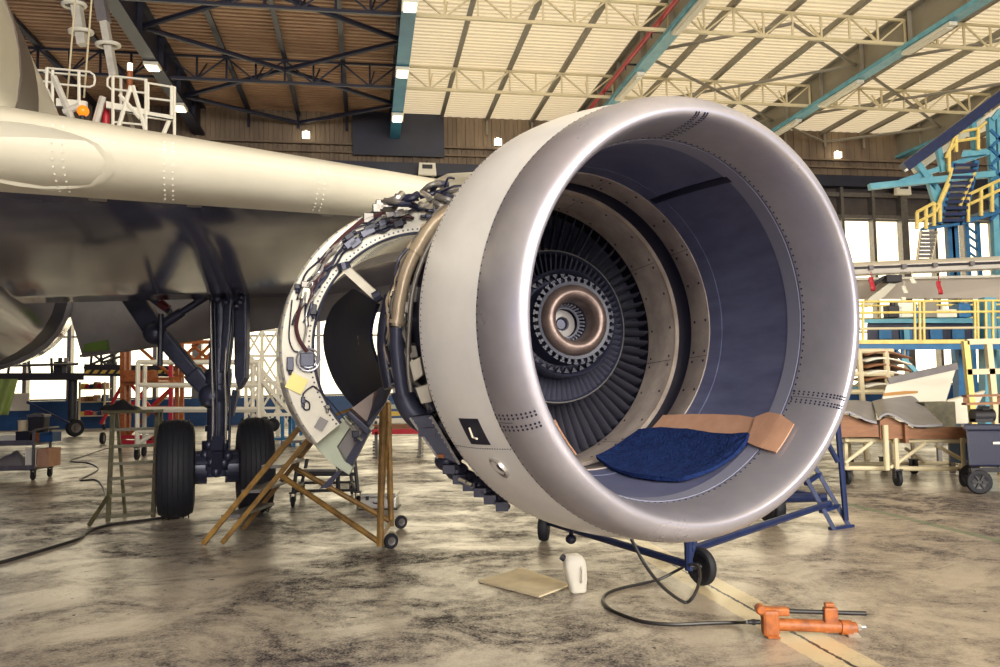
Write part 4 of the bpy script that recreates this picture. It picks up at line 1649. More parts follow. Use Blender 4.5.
tb(lad, 'rear_brace', YP(280, 475, a0.y), p1 + ZU * .06, .03, MT['ladder'])
tb(lad, 'rear_brace', YP(295, 468, c0.y), p2 + ZU * .08, .03, MT['ladder'])
tb(lad, 'rear_brace', p1 + ZU * .12, t2 - ZU * .2, .018, MT['ladder'])
tb(lad, 'rear_rail', t1, t2, .022, MT['ladder'])
tb(lad, 'rear_rail', p1 + ZU * .08, p2 + ZU * .08, .022, MT['ladder'])
br(lad, 'top_rail', a1, t1 + ZU * .02, .03, MT['ladder'])
for p, cpx in ((p1, (391, 541)), (p2, (401, 524))):
    c = YP(cpx[0], cpx[1], p.y)
    wheel(lad, V((c.x, c.y, .075)), V((.55, -.8, 0)), .075, .045, MT['tyre'], MT['steelg'])

# olive trestle ladder with a black bag on top
l0, l1 = F(108, 521), F(153, 517)
ol = thing('trestle_ladder', 'olive trestle ladder with five rungs beside the black aircraft tyre', 'ladder', (l0 + l1) / 2)
zt0, zt1 = up_to(l0, 412), up_to(l1, 412)
for p, zt, lean in ((l0, zt0, .04), (l1, zt1, .04)):
    br(ol, 'upright', p, V((p.x + lean, p.y, zt)), .05, MT['olive'], .03)
    br(ol, 'back_leg', p + V((0, .45, 0)), V((p.x + lean, p.y + .1, zt)), .035, MT['olive'], .03)
for py in (430, 447, 464, 479, 496):
    z0 = up_to(l0, py)
    br(ol, 'rung', V((l0.x + .01, l0.y, z0)), V((l1.x + .01, l1.y, z0)), .05, MT['olive'], .035)
MB().box(V(((l0.x + l1.x) / 2 + .04, l0.y + .08, zt0)), (.62, .3, .04)).build('top_step', MT['olive'], ol, smooth=0, bevel=.005)
br(ol, 'base_bar', l0 + V((0, 0, .05)), l1 + V((0, 0, .05)), .04, MT['olive'])
for p, q in ((l0, F(89, 526)), (l1, F(167, 520))):
    br(ol, 'outrigger', V((p.x + .01, p.y, .32)), q + ZU * .01, .04, MT['olive'], .03)
bg_ = V(((l0.x + l1.x) / 2 - .12, l0.y + .06, zt0 + .022))
b = MB()
b.grid(lambda u, v: bg_ + V(((u - .5) * .46, (v - .5) * .22, .11 * max(0, math.sin(PI * u)) ** .6 * max(0, math.sin(PI * v)) ** .5 * (1 + .25 * math.sin(u * 11 + v * 3)))), 20, 10)
b.grid(lambda u, v: bg_ + V(((u - .5) * .46, (v - .5) * .22, 0)), 20, 10)
bag = b.build('tool_bag', MT['rubber'], smooth=60, loc=bg_)
tag(bag, 'slumped black bag on top of the olive trestle ladder', 'bag')

# grey castor stand and aluminium case, behind the step ladder
gs = [F(293, 507), F(358, 506), F(302, 495), F(352, 494)]
gst = thing('castor_stand', 'grey castor stand behind the step ladder, under the open cowl', 'stand', (gs[0] + gs[1]) / 2)
tops = []
for i, p in enumerate(gs):
    caster(gst, p + ZU * .2, .07, .04, MT['tyre'], MT['dark'])
    tp = V((p.x + (.08 if i % 2 == 0 else -.05), p.y, up_to(p, 455 if i < 2 else 459)))
    tops.append(tp)
    tb(gst, 'leg', p + ZU * .18, tp, .026, MT['dark'])
for i, j in ((0, 1), (2, 3), (0, 2), (1, 3)):
    tb(gst, 'rail', gs[i].lerp(tops[i], .62), gs[j].lerp(tops[j], .62), .022, MT['dark'])
    tb(gst, 'rail', gs[i].lerp(tops[i], .22) + ZU * .06, gs[j].lerp(tops[j], .22) + ZU * .06, .02, MT['dark'])
tb(gst, 'jack_screw', YP(338, 466, gs[0].y + .5), YP(338, 492, gs[0].y + .5), .03, MT['dark'])
br(gst, 'shelf_bar', YP(302, 470, gs[0].y + .3), YP(337, 470, gs[0].y + .3), .1, MT['steelg'], .03)
cs = F(378, 510)
cse = thing('metal_case', 'silver metal case lying on the floor behind the ladder posts', 'case', cs)
MB().box(cs + V((0, .2, .085)), (.46, .36, .15)).build('case_body', MT['silver'], cse, smooth=0, bevel=.02)
MB().box(cs + V((0, .2, .185)), (.47, .37, .045)).build('case_lid', MT['silver'], cse, smooth=0, bevel=.015)
MB().box(cs + V((0, .2, .005)), (.5, .4, .02)).build('rubber_base', MT['rubber'], cse, smooth=0, bevel=.005)
for dx in (-.14, .14):
    MB().box(cs + V((dx, .012, .15)), (.04, .015, .05)).build('latch', MT['dark'], cse, smooth=0)
MB().path([cs + V((-.06, .01, .10)), cs + V((-.05, -.02, .09)), cs + V((.05, -.02, .09)), cs + V((.06, .01, .10))], .008, 6).build('handle', MT['dark'], cse)
# cables on the floor, left
pts = [F(-20, 568, .016), F(20, 557, .016), F(50, 548, .016), F(78, 539, .016), F(88, 531, .016), F(110, 525, .016), F(140, 521, .016), F(170, 517, .016)]
tag(MB().path(smooth_pts(pts), .018, 8).build('air_hose', MT['hose'], loc=pts[0] * 1), 'thick dark hose running from the lower left to the aircraft tyre', 'hose')
pts = [F(106, 497, .012), F(103, 487, .012), F(96, 480, .012), F(80, 480, .012), F(93, 473, .012), F(98, 468, .012), F(88, 463, .012), F(70, 461, .012), F(84, 456, .012), F(105, 449, .012), F(120, 447, .012)]
tag(MB().path(smooth_pts(pts), .016, 8).build('power_cable', MT['hose'], loc=pts[0] * 1), 'wavy dark cable on the floor between tool cart and olive ladder', 'cable')
# ------------------------------------------------------------------ left background
# tool cart
k0, k1, k2 = F(33, 480), F(57, 473), F(-40, 480)
cart = thing('tool_cart', 'grey two-shelf tool cart loaded with boxes at the left edge', 'cart', (k0 + k2) / 2)
Yc = k0.y
xl, xr = k2.x, k0.x
dpt = .55
zsh = [up_to(k0, 469), up_to(k0, 444), up_to(k0, 430)]
for z, nm in ((zsh[0], 'shelf'), (zsh[1], 'shelf')):
    MB().box(V(((xl + xr) / 2, Yc + dpt / 2, z)), (xr - xl, dpt, .05)).box(V(((xl + xr) / 2, Yc, z + .04)), (xr - xl, .02, .06)).build(nm, MT['steelg'], cart, smooth=0)
for x in (xl, xr):
    for y in (Yc, Yc + dpt):
        br(cart, 'post', V((x, y, .16)), V((x, y, zsh[2])), .04, MT['steelg'])
        caster(cart, V((x, y, .2)), .075, .04, MT['tyre'], MT['dark'])
tb(cart, 'push_handle', V((xr, Yc, zsh[2])), V((xr + .2, Yc + .1, zsh[2] + .03)), .018, MT['steelg'])
tb(cart, 'push_handle', V((xr, Yc + dpt, zsh[2])), V((xr + .2, Yc + dpt - .1, zsh[2] + .03)), .018, MT['steelg'])
tb(cart, 'push_handle', V((xr + .2, Yc + .1, zsh[2] + .03)), V((xr + .2, Yc + dpt - .1, zsh[2] + .03)), .018, MT['steelg'])


def on_shelf(name, px0, px1, py0, z, m_, label, cat, dy=.25, dep=.3, open_=False, group=None):
    p0, p1 = YP(px0, py0, Yc + dy), YP(px1, py0, Yc + dy)
    h = max(.04, p0.z - z - .027)
    c = V(((p0.x + p1.x) / 2, Yc + dy, z + .027))
    w = p1.x - p0.x
    b = MB()
    if open_:
        t = .012
        b.box(c + ZU * t / 2, (w, dep, t))
        for sx in (-1, 1):
            b.box(c + V((sx * (w / 2 - t / 2), 0, h / 2)), (t, dep, h))
        for sy in (-1, 1):
            b.box(c + V((0, sy * (dep / 2 - t / 2), h / 2 * (.7 if sy < 0 else 1))), (w, t, h * (.7 if sy < 0 else 1)))
    else:
        b.box(c + ZU * h / 2, (w, dep, h))
        b.box(c + ZU * (h * .93), (w * 1.02, dep * 1.02, h * .12))
    return tag(b.build(name, m_, smooth=0, bevel=.006), label, cat, group)


on_shelf('storage_bin', 44, 57, 432, zsh[1], MT['dado'], 'bright blue open bin on the cart top shelf', 'bin', open_=True)
on_shelf('carton', 36.5, 43.5, 433, zsh[1], MT['orange'], 'small orange brown carton beside the blue bin on the cart', 'box')
on_shelf('carton', 43.5, 55, 448, zsh[0], MT['cardboard'], 'brown carton on the lower shelf of the tool cart', 'box', dep=.42)
on_shelf('carton', 32, 42.5, 448, zsh[0], MT['white'], 'white carton on the lower shelf of the tool cart', 'box', dep=.42, dy=.28)
on_shelf('parts_box', -8, 22, 435, zsh[1], MT['white'], 'pale flat box on the cart top shelf at the frame edge', 'box')
on_shelf('parts_box', 22, 36, 431, zsh[1], MT['rubber'], 'black box on the cart top shelf below the grey machine', 'box', dep=.4)
bgc = YP(14, 466, Yc + .28)
bgc = V((bgc.x, bgc.y, zsh[0] + .026))
b = MB()
b.grid(lambda u, v: bgc + V(((u - .5) * .62, (v - .5) * .45, .27 * max(0, math.sin(PI * u)) ** .55 * max(0, math.sin(PI * v)) ** .5 * (1 + .10 * math.sin(u * 9 + v * 5) + .05 * math.sin(v * 11 + u * 15)))), 24, 14)
b.grid(lambda u, v: bgc + V(((u - .5) * .62, (v - .5) * .45, 0)), 24, 14)
tag(b.build('plastic_sack', MT['greyp'], smooth=50, loc=bgc), 'crumpled grey plastic sack on the lower cart shelf', 'sack')
# machine and bucket standing on the cart
mc = YP(38, 430, Yc + .45)
mach = thing('vacuum_unit', 'dark machine with a lid standing on the tool cart', 'machine', V((mc.x, Yc + .35, zsh[1] + .31)))
zz = zsh[1] + .028
mb = V((mc.x, Yc + .45, zz))
top_ = up_to(V((mb.x, mb.y, 0)), 413)
MB().prism([mb + V((-.13, -.08, 0)), mb + V((.13, -.08, 0)), mb + V((.16, -.08, top_ - zz - .08)), mb + V((-.16, -.08, top_ - zz - .08))], V((0, .2, 0))).build('machine_body', MT['dark'], mach, smooth=0, bevel=.02)
MB().box(V((mb.x, mb.y + .02, top_ - .05)), (.34, .24, .05)).tube(V((mb.x - .1, mb.y, top_ - .03)), V((mb.x + .1, mb.y, top_ - .03)), .03, 10).build('machine_lid', MT['steelg'], mach, smooth=40, bevel=.006)
bk = YP(23, 430, Yc + .46)
bz = zsh[1] + .2
btop = up_to(V((bk.x, bk.y, 0)), 420)
fr = Fr(V((bk.x, Yc + .46, zsh[1] + .026)), ZU)
fr.u, fr.v = V((1, 0, 0)), V((0, 1, 0))
hB = btop - zsh[1] - .03
bu = thing('bucket', 'cream bucket standing on the cart beside the dark machine', 'bucket', fr.o)
MB().lathe(fr, [(0, .001), (0, .075), (hB, .09), (hB, .098), (hB - .02, .098), (hB - .02, .085), (.01, .07), (.01, .001)], 24).build('pail', MT['paper'], bu)
MB().path([fr.o + V((.095 * math.cos(q), 0, hB - .01 + .06 * math.sin(q))) for q in [PI * k / 10 for k in range(11)]], .004, 6).build('bail', MT['steelg'], bu)

# overhead dock with hazard edge, standing on a wheeled leg
dk = thing('dock_platform', 'low dark access dock with hazard striped edge under the wing', 'platform', F(72, 437))
dY = F(72, 437).y
zd = YP(72, 377, dY).z


def dp(px, py, dy=0.0):
    return YP(px, py, dY + dy)


MB().hexa([dp(-60, 381), dp(84, 380), dp(84, 380, 2), dp(-60, 381, 2), dp(-60, 373), dp(84, 373), dp(84, 373, 2), dp(-60, 373, 2)]).build('deck', MT['dark'], dk, smooth=0)
MB().hexa([dp(84, 376), dp(180, 377), dp(180, 377, 2), dp(84, 376, 2), dp(84, 364), dp(180, 366), dp(180, 366, 2), dp(84, 364, 2)]).build('gangway', MT['dark'], dk, smooth=0)
b = MB()
for k in range(12):
    x = 84 + k * 8
    b.prism([dp(x, 373.5, -.05), dp(x + 4, 373.5, -.05), dp(x + 7, 370, -.05), dp(x + 3, 370, -.05)], V((0, .06, 0)))
b.build('hazard_stripe', MT['ystripe'], dk, smooth=0)
tb(dk, 'leg', dp(73, 380, .5), V((dp(73, 380, .5).x, dY + .5, .3)), .16, MT['dark'], 12)
wheel(dk, V((F(72, 437).x, dY + .2, .33)), V((.8, -.6, 0)), .33, .24, MT['tyre'], MT['steelg'])
tb(dk, 'tow_bar', V((dp(70, 420).x, dY, .5)), dp(27, 402, -1), .05, MT['blue'])
for px in (8, 30, 52, 90, 102, 115):
    tb(dk, 'post', dp(px, 373, .5), dp(px + rnd.uniform(-3, 3), 352 + (6 if px < 60 else 0), .5), .05, MT['dark'])
for (x0, y0, x1, y1) in ((80, 356, 122, 350), (84, 368, 118, 352), (90, 352, 108, 366), (0, 366, 78, 364), (104, 362, 122, 356)):
    tb(dk, 'rail', dp(x0, y0, .6), dp(x1, y1, .6), .05, MT['steelg'])
for px, w_ in ((60, .35), (66, .25), (112, .3)):
    c = dp(px, 368, 1)
    MB().box(c, (w_, .3, .5)).tube(c + ZU * .2, c + ZU * .4, .08).build('equipment_box', rnd.choice((MT['dark'], MT['steelg'])), dk, smooth=0, bevel=.02)
# green tarpaulin hanging from it
b = MB()
b.grid(lambda u, v: dp(-20 + 33 * u + (5 - 10 * v * u), 379 + 36 * v, -.3 + .12 * math.sin(u * 14 + v * 2)), 18, 8)
tag(b.build('tarpaulin', mat('tarp_green', (150, 170, 96), .7), smooth=60, solid=.03), 'pale green tarpaulin hanging from the dark access dock', 'tarpaulin')
# shelf rack with goods by the blue dado
rk = F(91, 430)
rack = thing('shelf_rack', 'cream wheeled shelf rack before the blue wall band', 'rack', rk)
for px in (79, 104):
    for dy in (0, .7):
        p = YP(px, 429, rk.y + dy)
        tb(rack, 'post', V((p.x, p.y, .15)), V((p.x, p.y, YP(px, 382, rk.y).z)), .05, MT['truss'], 6)
        caster(rack, V((p.x, p.y, .25)), .12, .06, MT['tyre'], MT['dark'])
xa, xb = YP(79, 400, rk.y).x, YP(104, 400, rk.y).x
for py in (389, 402, 416):
    z = YP(90, py, rk.y).z
    MB().box(V(((xa + xb) / 2, rk.y + .35, z)), (xb - xa, .7, .05)).build('shelf', MT['truss'], rack, smooth=0)
    n_ = 6
    for k in range(n_):
        c = V((xa + (xb - xa) * (k + .5) / n_, rk.y + .3, z + .025))
        h = rnd.uniform(.12, .28)
        o = MB().box(c + ZU * (h / 2), ((xb - xa) / n_ * .8, .4, h)).box(c + ZU * h, ((xb - xa) / n_ * .7, .3, .03)).build('packed_part', rnd.choice((MT['wood'], MT['red'], MT['white'], MT['dado'], MT['ystripe'], MT['cardboard'])), smooth=0)
        tag(o, 'small packed part on a shelf of the cream rack by the blue wall band', 'box', 'parts on the cream shelf rack')
# notice board and small panels on the dado
nb = YP(20, 402, R(s_at(20), .45).y)
tag(MB().box(nb, (.8, .08, .8), WX, WT).box(nb + WX * .2 + ZU * .15 + WT * .06, (.35, .05, .4), WX, WT).build('notice_board', MT['white'], smooth=0), 'small pale notice board on the blue wall band', 'board')

# orange lifting tower
ot = F(126, 444)
tw = thing('lifting_tower', 'orange lattice lifting tower on castors behind the white frame', 'tower', ot)
oY = ot.y


def op(px, py, dy=0.0):
    return YP(px, py, oY + dy)


for px, dy, top in ((123, 0, 346), (128, .8, 347), (171, 0, 340), (177, .8, 341), (182, 1.6, 341)):
    br(tw, 'mast', V((op(px, 442, dy).x, oY + dy, .12)), op(px, top, dy), .14 if px < 130 else .11, MT['orange'] if px != 171 else MT['red'])
for y0, x0, x1 in ((379, 121, 182), (383, 121, 182), (408, 123, 175), (437, 118, 178), (442, 118, 178), (360, 170, 212), (342, 170, 214)):
    br(tw, 'beam', op(x0, y0, -.05), op(x1, y0, -.05), .12, MT['orange'] if y0 < 400 else MT['red'])
for x0, y0, x1, y1 in ((125, 380, 101, 424), (130, 383, 174, 436), (175, 385, 128, 436), (140, 348, 176, 380), (160, 345, 190, 376), (178, 378, 210, 345), (178, 345, 212, 376), (185, 378, 214, 350), (178, 362, 200, 342), (192, 345, 212, 362), (150, 408, 176, 384), (128, 410, 150, 384)):
    tb(tw, 'brace', op(x0, y0, .2), op(x1, y1, .2), .055, MT['red'] if x0 in (125, 130, 150, 128) else MT['orange'], 6)
for px in (101, 119, 150, 178):
    p = op(px, 444)
    wheel(tw, V((p.x, oY + .1, .19)), V((1, .2, 0)), .19, .12, MT['tyre'], MT['steelg'])
br(tw, 'carriage', op(126, 376, -.2), op(156, 376, -.2), .3, MT['orange'], .35)

# white scaffold frame
wf = F(137, 460)
sc_ = thing('scaffold_frame', 'white tubular scaffold frame standing behind the landing gear', 'scaffold', wf)
wY = wf.y


def wp(px, py, dy=0.0):
    return YP(px, py, wY + dy)


for px, dy, yb in ((138, 0, 452), (259, 0, 452), (145, 1.2, 450), (253, 1.2, 450)):
    p0 = wp(px - 1, yb, dy)
    tb(sc_, 'post', V((p0.x, p0.y, .25)), wp(px, 362 if dy == 0 else 365, dy), .055, MT['railw'])
    caster(sc_, V((p0.x, p0.y, .3)), .12, .06, MT['tyre'], MT['dark'])
for py in (362, 385, 409):
    tb(sc_, 'rail', wp(138, py), wp(259, py), .055, MT['railw'])
    tb(sc_, 'rail', wp(145, py + 1, 1.2), wp(253, py + 1, 1.2), .045, MT['railw'])
for px in (138, 259):
    for py in (362, 409):
        tb(sc_, 'rail', wp(px, py), wp(px + (7 if px < 200 else -6), py + 1, 1.2), .045, MT['railw'])
tb(sc_, 'brace', wp(138, 444), wp(156, 432, .3), .045, MT['railw'])
tb(sc_, 'rail', wp(138, 432), wp(180, 432), .045, MT['railw'])
MB().hexa([wp(138, 412), wp(259, 412), wp(253, 412.5, 1.2), wp(145, 412.5, 1.2), wp(138, 409.5), wp(259, 409.5), wp(253, 410, 1.2), wp(145, 410, 1.2)]).build('deck', MT['railw'], sc_, smooth=0)

# white lattice stair truss right of the gear
gy = 26.0
la = thing('lattice_stairs', 'white lattice access stairs between landing gear and open cowl', 'stairs', V((YP(268, 440, gy).x, gy, 0)))


def lp(px, py, dy=0.0):
    return YP(px, py, gy + dy)


for px in (246, 262, 278, 294):
    for dy in (0, 1.5):
        br(la, 'post', V((lp(px, 430, dy).x, gy + dy, 0)), lp(px, 326, dy), .09, MT['railw'])
for k in range(4):
    y0, y1 = 330 + 26 * k, 356 + 26 * k
    for px in (246, 262, 278):
        tb(la, 'brace', lp(px, y0), lp(px + 16, y1), .04, MT['railw'], 6)
        tb(la, 'brace', lp(px + 16, y0), lp(px, y1), .04, MT['railw'], 6)
    br(la, 'rail', lp(246, y0), lp(294, y0), .08, MT['railw'])
for off in (0, 10):
    br(la, 'stringer', lp(246, 352 + off, -.3), lp(300, 414 + off, -.3), .1, MT['railw'])
b = MB()
for k in range(14):
    x = 247 + k * 3.9
    y = 356 + k * 4.5
    b.bar(lp(x, y, -.3), lp(x, y + 7, -.3), .07)
b.build('grating', MT['railw'], la, smooth=0)
# blue bench with wheels under it
bt = F(280, 447)
bn = thing('work_bench', 'blue steel work bench behind the right aircraft tyre', 'bench', bt)
xa, xb = YP(254, 440, bt.y).x, YP(296, 440, bt.y).x
zt = YP(280, 415, bt.y).z
MB().box(V(((xa + xb) / 2, bt.y + .4, zt)), (xb - xa, .9, .07)).build('bench_top', MT['white'], bn, smooth=0)
for x in (xa + .06, xa + (xb - xa) * .68, xb - .06):
    for dy in (0, .8):
        br(bn, 'leg', V((x, bt.y + dy, 0)), V((x, bt.y + dy, zt)), .08, MT['dockblue'])
MB().box(V(((xa + xb) / 2, bt.y + .4, .22)), (xb - xa, .8, .06)).build('lower_shelf', MT['dockblue'], bn, smooth=0)
for px in (268, 278):
    c = YP(px, 424, bt.y + .4)
    o = thing('spare_wheel', ('dark spare wheel hung on the blue bench, nearer the tyre' if px == 268 else 'dark spare wheel hung on the blue bench, nearer the step ladder'), 'wheel', V((c.x, bt.y - .12, c.z - .17)), 'spare wheels on the blue bench')
    wheel(o, V((c.x, bt.y - .12, c.z)), V((0, 1, 0)), .19, .12, MT['tyre'], MT['dark'], name='tyre')
# long coloured boards on the floor by the wall
for k, (y0, c_, nm) in enumerate(((399, 'dado', 'blue'), (407, 'green', 'pale green'), (414, 'ystripe', 'yellow'), (421, 'white', 'white'), (427, 'wood', 'brown'), (432, 'red', 'red edged'))):
    y = 24 - k * 1.1
    p0, p1 = YP(372, y0, y), YP(424, y0 + 1, y)
    bar_ = thing('barrier', nm + ' long barrier board seen between step ladder and engine', 'barrier', V(((p0.x + p1.x) / 2, y, 0)))
    MB().box(V(((p0.x + p1.x) / 2, y, p0.z)), (p1.x - p0.x, .06, .12)).build('board', MT[c_], bar_, smooth=0)
    for x in (p0.x + .1, p1.x - .1):
        MB().bar(V((x, y, 0)), V((x, y, p0.z)), .06).box(V((x, y, .02)), (.1, .5, .04)).build('trestle_leg', MT['steelg'], bar_, smooth=0)

# white access platforms above the wing
pY = 18.0


def qp(px, py, dy=0.0):
    return YP(px, py, pY + dy)


p1_ = thing('access_platform', 'white railed access platform above the wing, beside the fuselage', 'platform', qp(66, 122))
p2_ = thing('access_platform', 'white railed access platform above the wing with an open gate frame', 'platform', qp(140, 140))


def rails(t, segs, r=.026, nm='rail', m_=MT['railw']):
    for pts in segs:
        dy = 0
        if isinstance(pts[0], (int, float)):
            dy, pts = pts[0], pts[1:]
        P_ = [qp(x, y, dy) for x, y in pts]
        MB().path(P_, r, 6).build(nm, m_, t)


rails(p2_, [[(113, 77), (110, 76), (107.5, 79), (107.5, 86), (111, 89), (145, 93)], [(113, 76), (145, 79.5), (145.5, 93)], [(148, 83), (175, 87.5)], [(148, 98), (172, 101)], [(114, 122), (145, 125)], [1.2, (117, 77), (147, 80)], [1.2, (117, 90), (147, 93)]])
rails(p2_, [[(113, 76), (113, 128)], [(146, 79), (146, 136)], [(148, 83), (148, 112)], [(171.5, 86), (171.5, 116)], [(174.5, 87), (174.5, 142)], [1.2, (121, 78), (121, 128)]], .036, 'post')
rails(p2_, [[(131, 86), (118, 129)], [(133, 86), (147, 136)], [(169, 121), (161, 140)], [(120, 95), (140, 118)], [1, (128, 110), (134, 132)]], .05, 'ladder_leg')
MB().prism([qp(106, 101), qp(145, 109), qp(145, 116), qp(106, 108)], V((0, .08, 0))).build('toe_board', MT['railw'], p2_, smooth=0)
MB().prism([qp(145, 111), qp(174, 115.5), qp(174, 121), qp(145, 117)], V((0, .08, 0))).build('toe_board', MT['railw'], p2_, smooth=0)
MB().hexa([qp(106, 109), qp(174, 121), qp(174, 119, 2), qp(106, 107, 2), qp(106, 107.5), qp(174, 119.5), qp(174, 117.5, 2), qp(106, 105.5, 2)]).build('deck', MT['steelg'], p2_, smooth=0)
rails(p1_, [[(47, 68), (90, 72), (94, 75), (95, 80), (94, 85), (90, 87), (58, 84)], [(35, 70), (49, 71)], [(40, 81), (56, 83)], [1, (44, 72), (86, 76)]])
rails(p1_, [[(52.6, 70), (52.6, 118)], [(79, 72), (79, 108)], [(47, 68), (46, 100)], [(35, 70), (38, 92)]], .036, 'post')
rails(p1_, [[(54, 77), (72, 119)], [(46, 90), (56, 118)], [(103, 97), (95.5, 124)], [(64, 112), (80, 106)]], .08, 'ladder_leg', MT['sealgrey'])
MB().prism([qp(56, 98), qp(86, 101), qp(86, 107), qp(56, 106)], V((0, .08, 0))).build('toe_board', MT['railw'], p1_, smooth=0)
MB().hexa([qp(40, 107), qp(86, 108), qp(86, 107, 2), qp(40, 106, 2), qp(40, 105.5), qp(86, 106.5), qp(86, 105.5, 2), qp(40, 104.5, 2)]).build('deck', MT['steelg'], p1_, smooth=0)
bc = qp(83, 111, -.3)
be = thing('warning_beacon', 'round orange warning lamp beside the white access platform', 'lamp', bc - ZU * .12)
MB().ball(bc, .13).build('lens', MT['amber'], be)
MB().tube(bc - ZU * .3, bc - ZU * .1, .06).build('base', MT['dark'], be)
bc = qp(130, 67, .5)
be = thing('warning_beacon', 'small beacon on an orange post above the gate frame', 'lamp', bc - ZU * .12)
MB().tube(bc - ZU * .1, bc + ZU * .08, .06).build('lens', MT['lamp'], be)
MB().tube(bc - ZU * .55, bc - ZU * .1, .07).build('base', MT['orange'], be)
jk = qp(106, 117, .3)
tag(MB().ball(jk, (.09, .08, .3)).ball(jk + V((-.04, 0, .25)), (.07, .07, .12)).build('red_strap', MT['red'], smooth=50), 'red strap bundle hanging between the two white platforms', 'strap')
# telescopic masts and cables hung from the roof
mY = 23.0
for (pts, rs, pads, lab) in (([(71, -30), (83, 45)], .22, ((74, 5), (81, 32)), 'grey telescopic mast hanging above the wing, left one with two pads'),
                             ([(95, -30), (114, 76)], .18, ((108, 45),), 'grey telescopic mast reaching down to the gate platform')):
    top = YP(*pts[0], mY)
    bot = YP(*pts[1], mY)
    d = (top - bot).normalized()
    top2 = bot + d * ((ZC - bot.z) / d.z)
    t = thing('hanging_mast', lab, 'mast', bot)
    br(t, 'outer_tube', bot.lerp(top2, .35), top2, rs * 1.6, MT['greyp'])
    br(t, 'inner_tube', bot, bot.lerp(top2, .4), rs * 1.15, MT['sealgrey'])
    for (px, py) in pads:
        c = YP(px, py, mY)
        MB().path([c + V((math.cos(q) * .32, math.sin(q) * .22, 0)) for q in [2 * PI * k / 18 for k in range(18)]], .06, 8, closed=True).build('guard_ring', MT['white'], t)
for (x0, y0, x1, y1, lab) in ((74, 14, 67, 100, 'thin cable hanging to the platform beside the fuselage, left one'), (92, -5, 84, 98, 'thin cable hanging to the platform beside the fuselage, right one')):
    q0, q1 = YP(x0, y0, 18.6), YP(x1, y1, 18.6)
    d = (q0 - q1).normalized()
    q0 = q1 + d * ((ZC - q1.z) / d.z)
    tag(MB().tube(q1, q0, .022, 6).build('suspension_cable', MT['truss'], loc=q1), lab, 'cable', 'cables above the wing')
# ------------------------------------------------------------------ right background
# cowl panels on a wooden cradle trolley
tY = 11.9
tr = thing('cradle_trolley', 'cream steel trolley with plywood cradles right of the intake', 'trolley', F(900, 487))


def tp(px, py, dy=0.0):
    return YP(px, py, tY + dy)


for px, dy, yb in ((847, .3, 479), (898, 0, 487), (965, -.2, 484), (850, 2.0, 470), (884, 2.0, 471), (914, 1.5, 472), (965, 1.6, 474)):
    p = tp(px, yb, dy)
    r_ = .115
    caster(tr, V((p.x, p.y, .25)), r_, .07, MT['tyre'], MT['dark'])
    if dy != 2.0 or px < 870:
        tb(tr, 'leg', V((p.x, p.y, .24)), V((p.x, p.y, tp(px, 438, dy).z)), .035, MT['truss'], 8)
tb(tr, 'post', V((tp(887, 470, -.05).x, tY - .05, .24)), tp(885, 425, -.05), .042, MT['truss'], 10)
for y0, z0 in ((469, 0), (441, 0)):
    tb(tr, 'rail', tp(842, y0 - 1, .2), tp(966, y0, .0), .035, MT['truss'], 8)
    tb(tr, 'rail', tp(842, y0 - 5, 1.8), tp(966, y0 - 6, 1.6), .035, MT['truss'], 8)
for x in (847, 898, 960):
    tb(tr, 'rail', tp(x, 468, .1), tp(x, 464, 1.7), .03, MT['truss'], 8)
    tb(tr, 'rail', tp(x, 440, .1), tp(x, 437, 1.7), .03, MT['truss'], 8)
for a, c in (((845, 463), (872, 442)), ((890, 468), (926, 443)), ((936, 445), (966, 462))):
    tb(tr, 'brace', tp(*a, .05), tp(*c, .05), .028, MT['truss'], 8)
tb(tr, 'brace', tp(905, 448, 1.6), tp(925, 462, 1.6), .028, MT['truss'], 8)


def cradle(x0, x1, top, bot, dy):
    b = MB()
    pts = [tp(x, y, dy) for x, y in top] + [tp(x1, bot, dy), tp(x0, bot, dy)]
    return b.prism(pts, V((0, .06, 0))).build('cradle', MT['wood'], tr, smooth=0)


c1t = [(838, 416), (848, 415), (856, 418), (866, 423), (878, 425)]
c2t = [(880, 421), (886, 417), (893, 418), (902, 423), (913, 428), (925, 429), (945, 427), (966, 427)]
for dy in (-.02, 1.5):
    cradle(838, 879, c1t, 437, dy)
    cradle(880, 966, c2t, 439, dy)
MB().box(tp(881, 430, .7), (.05, 1.6, .3)).build('cradle_end', MT['wood'], tr, smooth=0)
GP = mat('cowl_panel_grey', (142, 140, 146), .35, rgb2=(120, 118, 126), scale=2, amt=.45)


def panel(name, low, high, th, lab, m_=GP):
    lo = smooth_pts([tp(x, y, dy) for x, y, dy in low], 5)
    hi = smooth_pts([tp(x, y, dy) for x, y, dy in high], 5)
    n = ZU * th
    b = MB().loft([[p for p in lo], [p for p in hi], [p + n for p in hi], [p + n for p in lo]], wrap=False, loop=True)
    for k in (0, len(lo) - 1):
        pass
    return tag(b.build(name, m_, smooth=40, loc=lo[0]), lab, 'panel', 'panels on the cradle trolley')


panel('engine_cowling', [(838, 414, -.15), (848, 413, -.15), (856, 416, -.15), (866, 421, -.15), (877, 424, -.15)], [(838, 402, 1.9), (848, 402, 1.9), (858, 402, 1.9), (868, 403, 1.9), (874, 404, 1.9)], .03, 'grey curved panel on the trolley cradle, next to the intake')
panel('engine_cowling', [(879, 419, -.15), (886, 415, -.15), (893, 416, -.15), (902, 421, -.15), (914, 426.5, -.15), (926, 427, -.15), (943, 426, -.15)], [(872, 403, 1.9), (880, 401, 1.9), (888, 400, 1.9), (896, 399, 1.9), (904, 398, 1.9), (911, 397.5, 1.9), (915, 399, 1.9)], .03, 'larger grey curved panel on the trolley cradle, draped to a point')
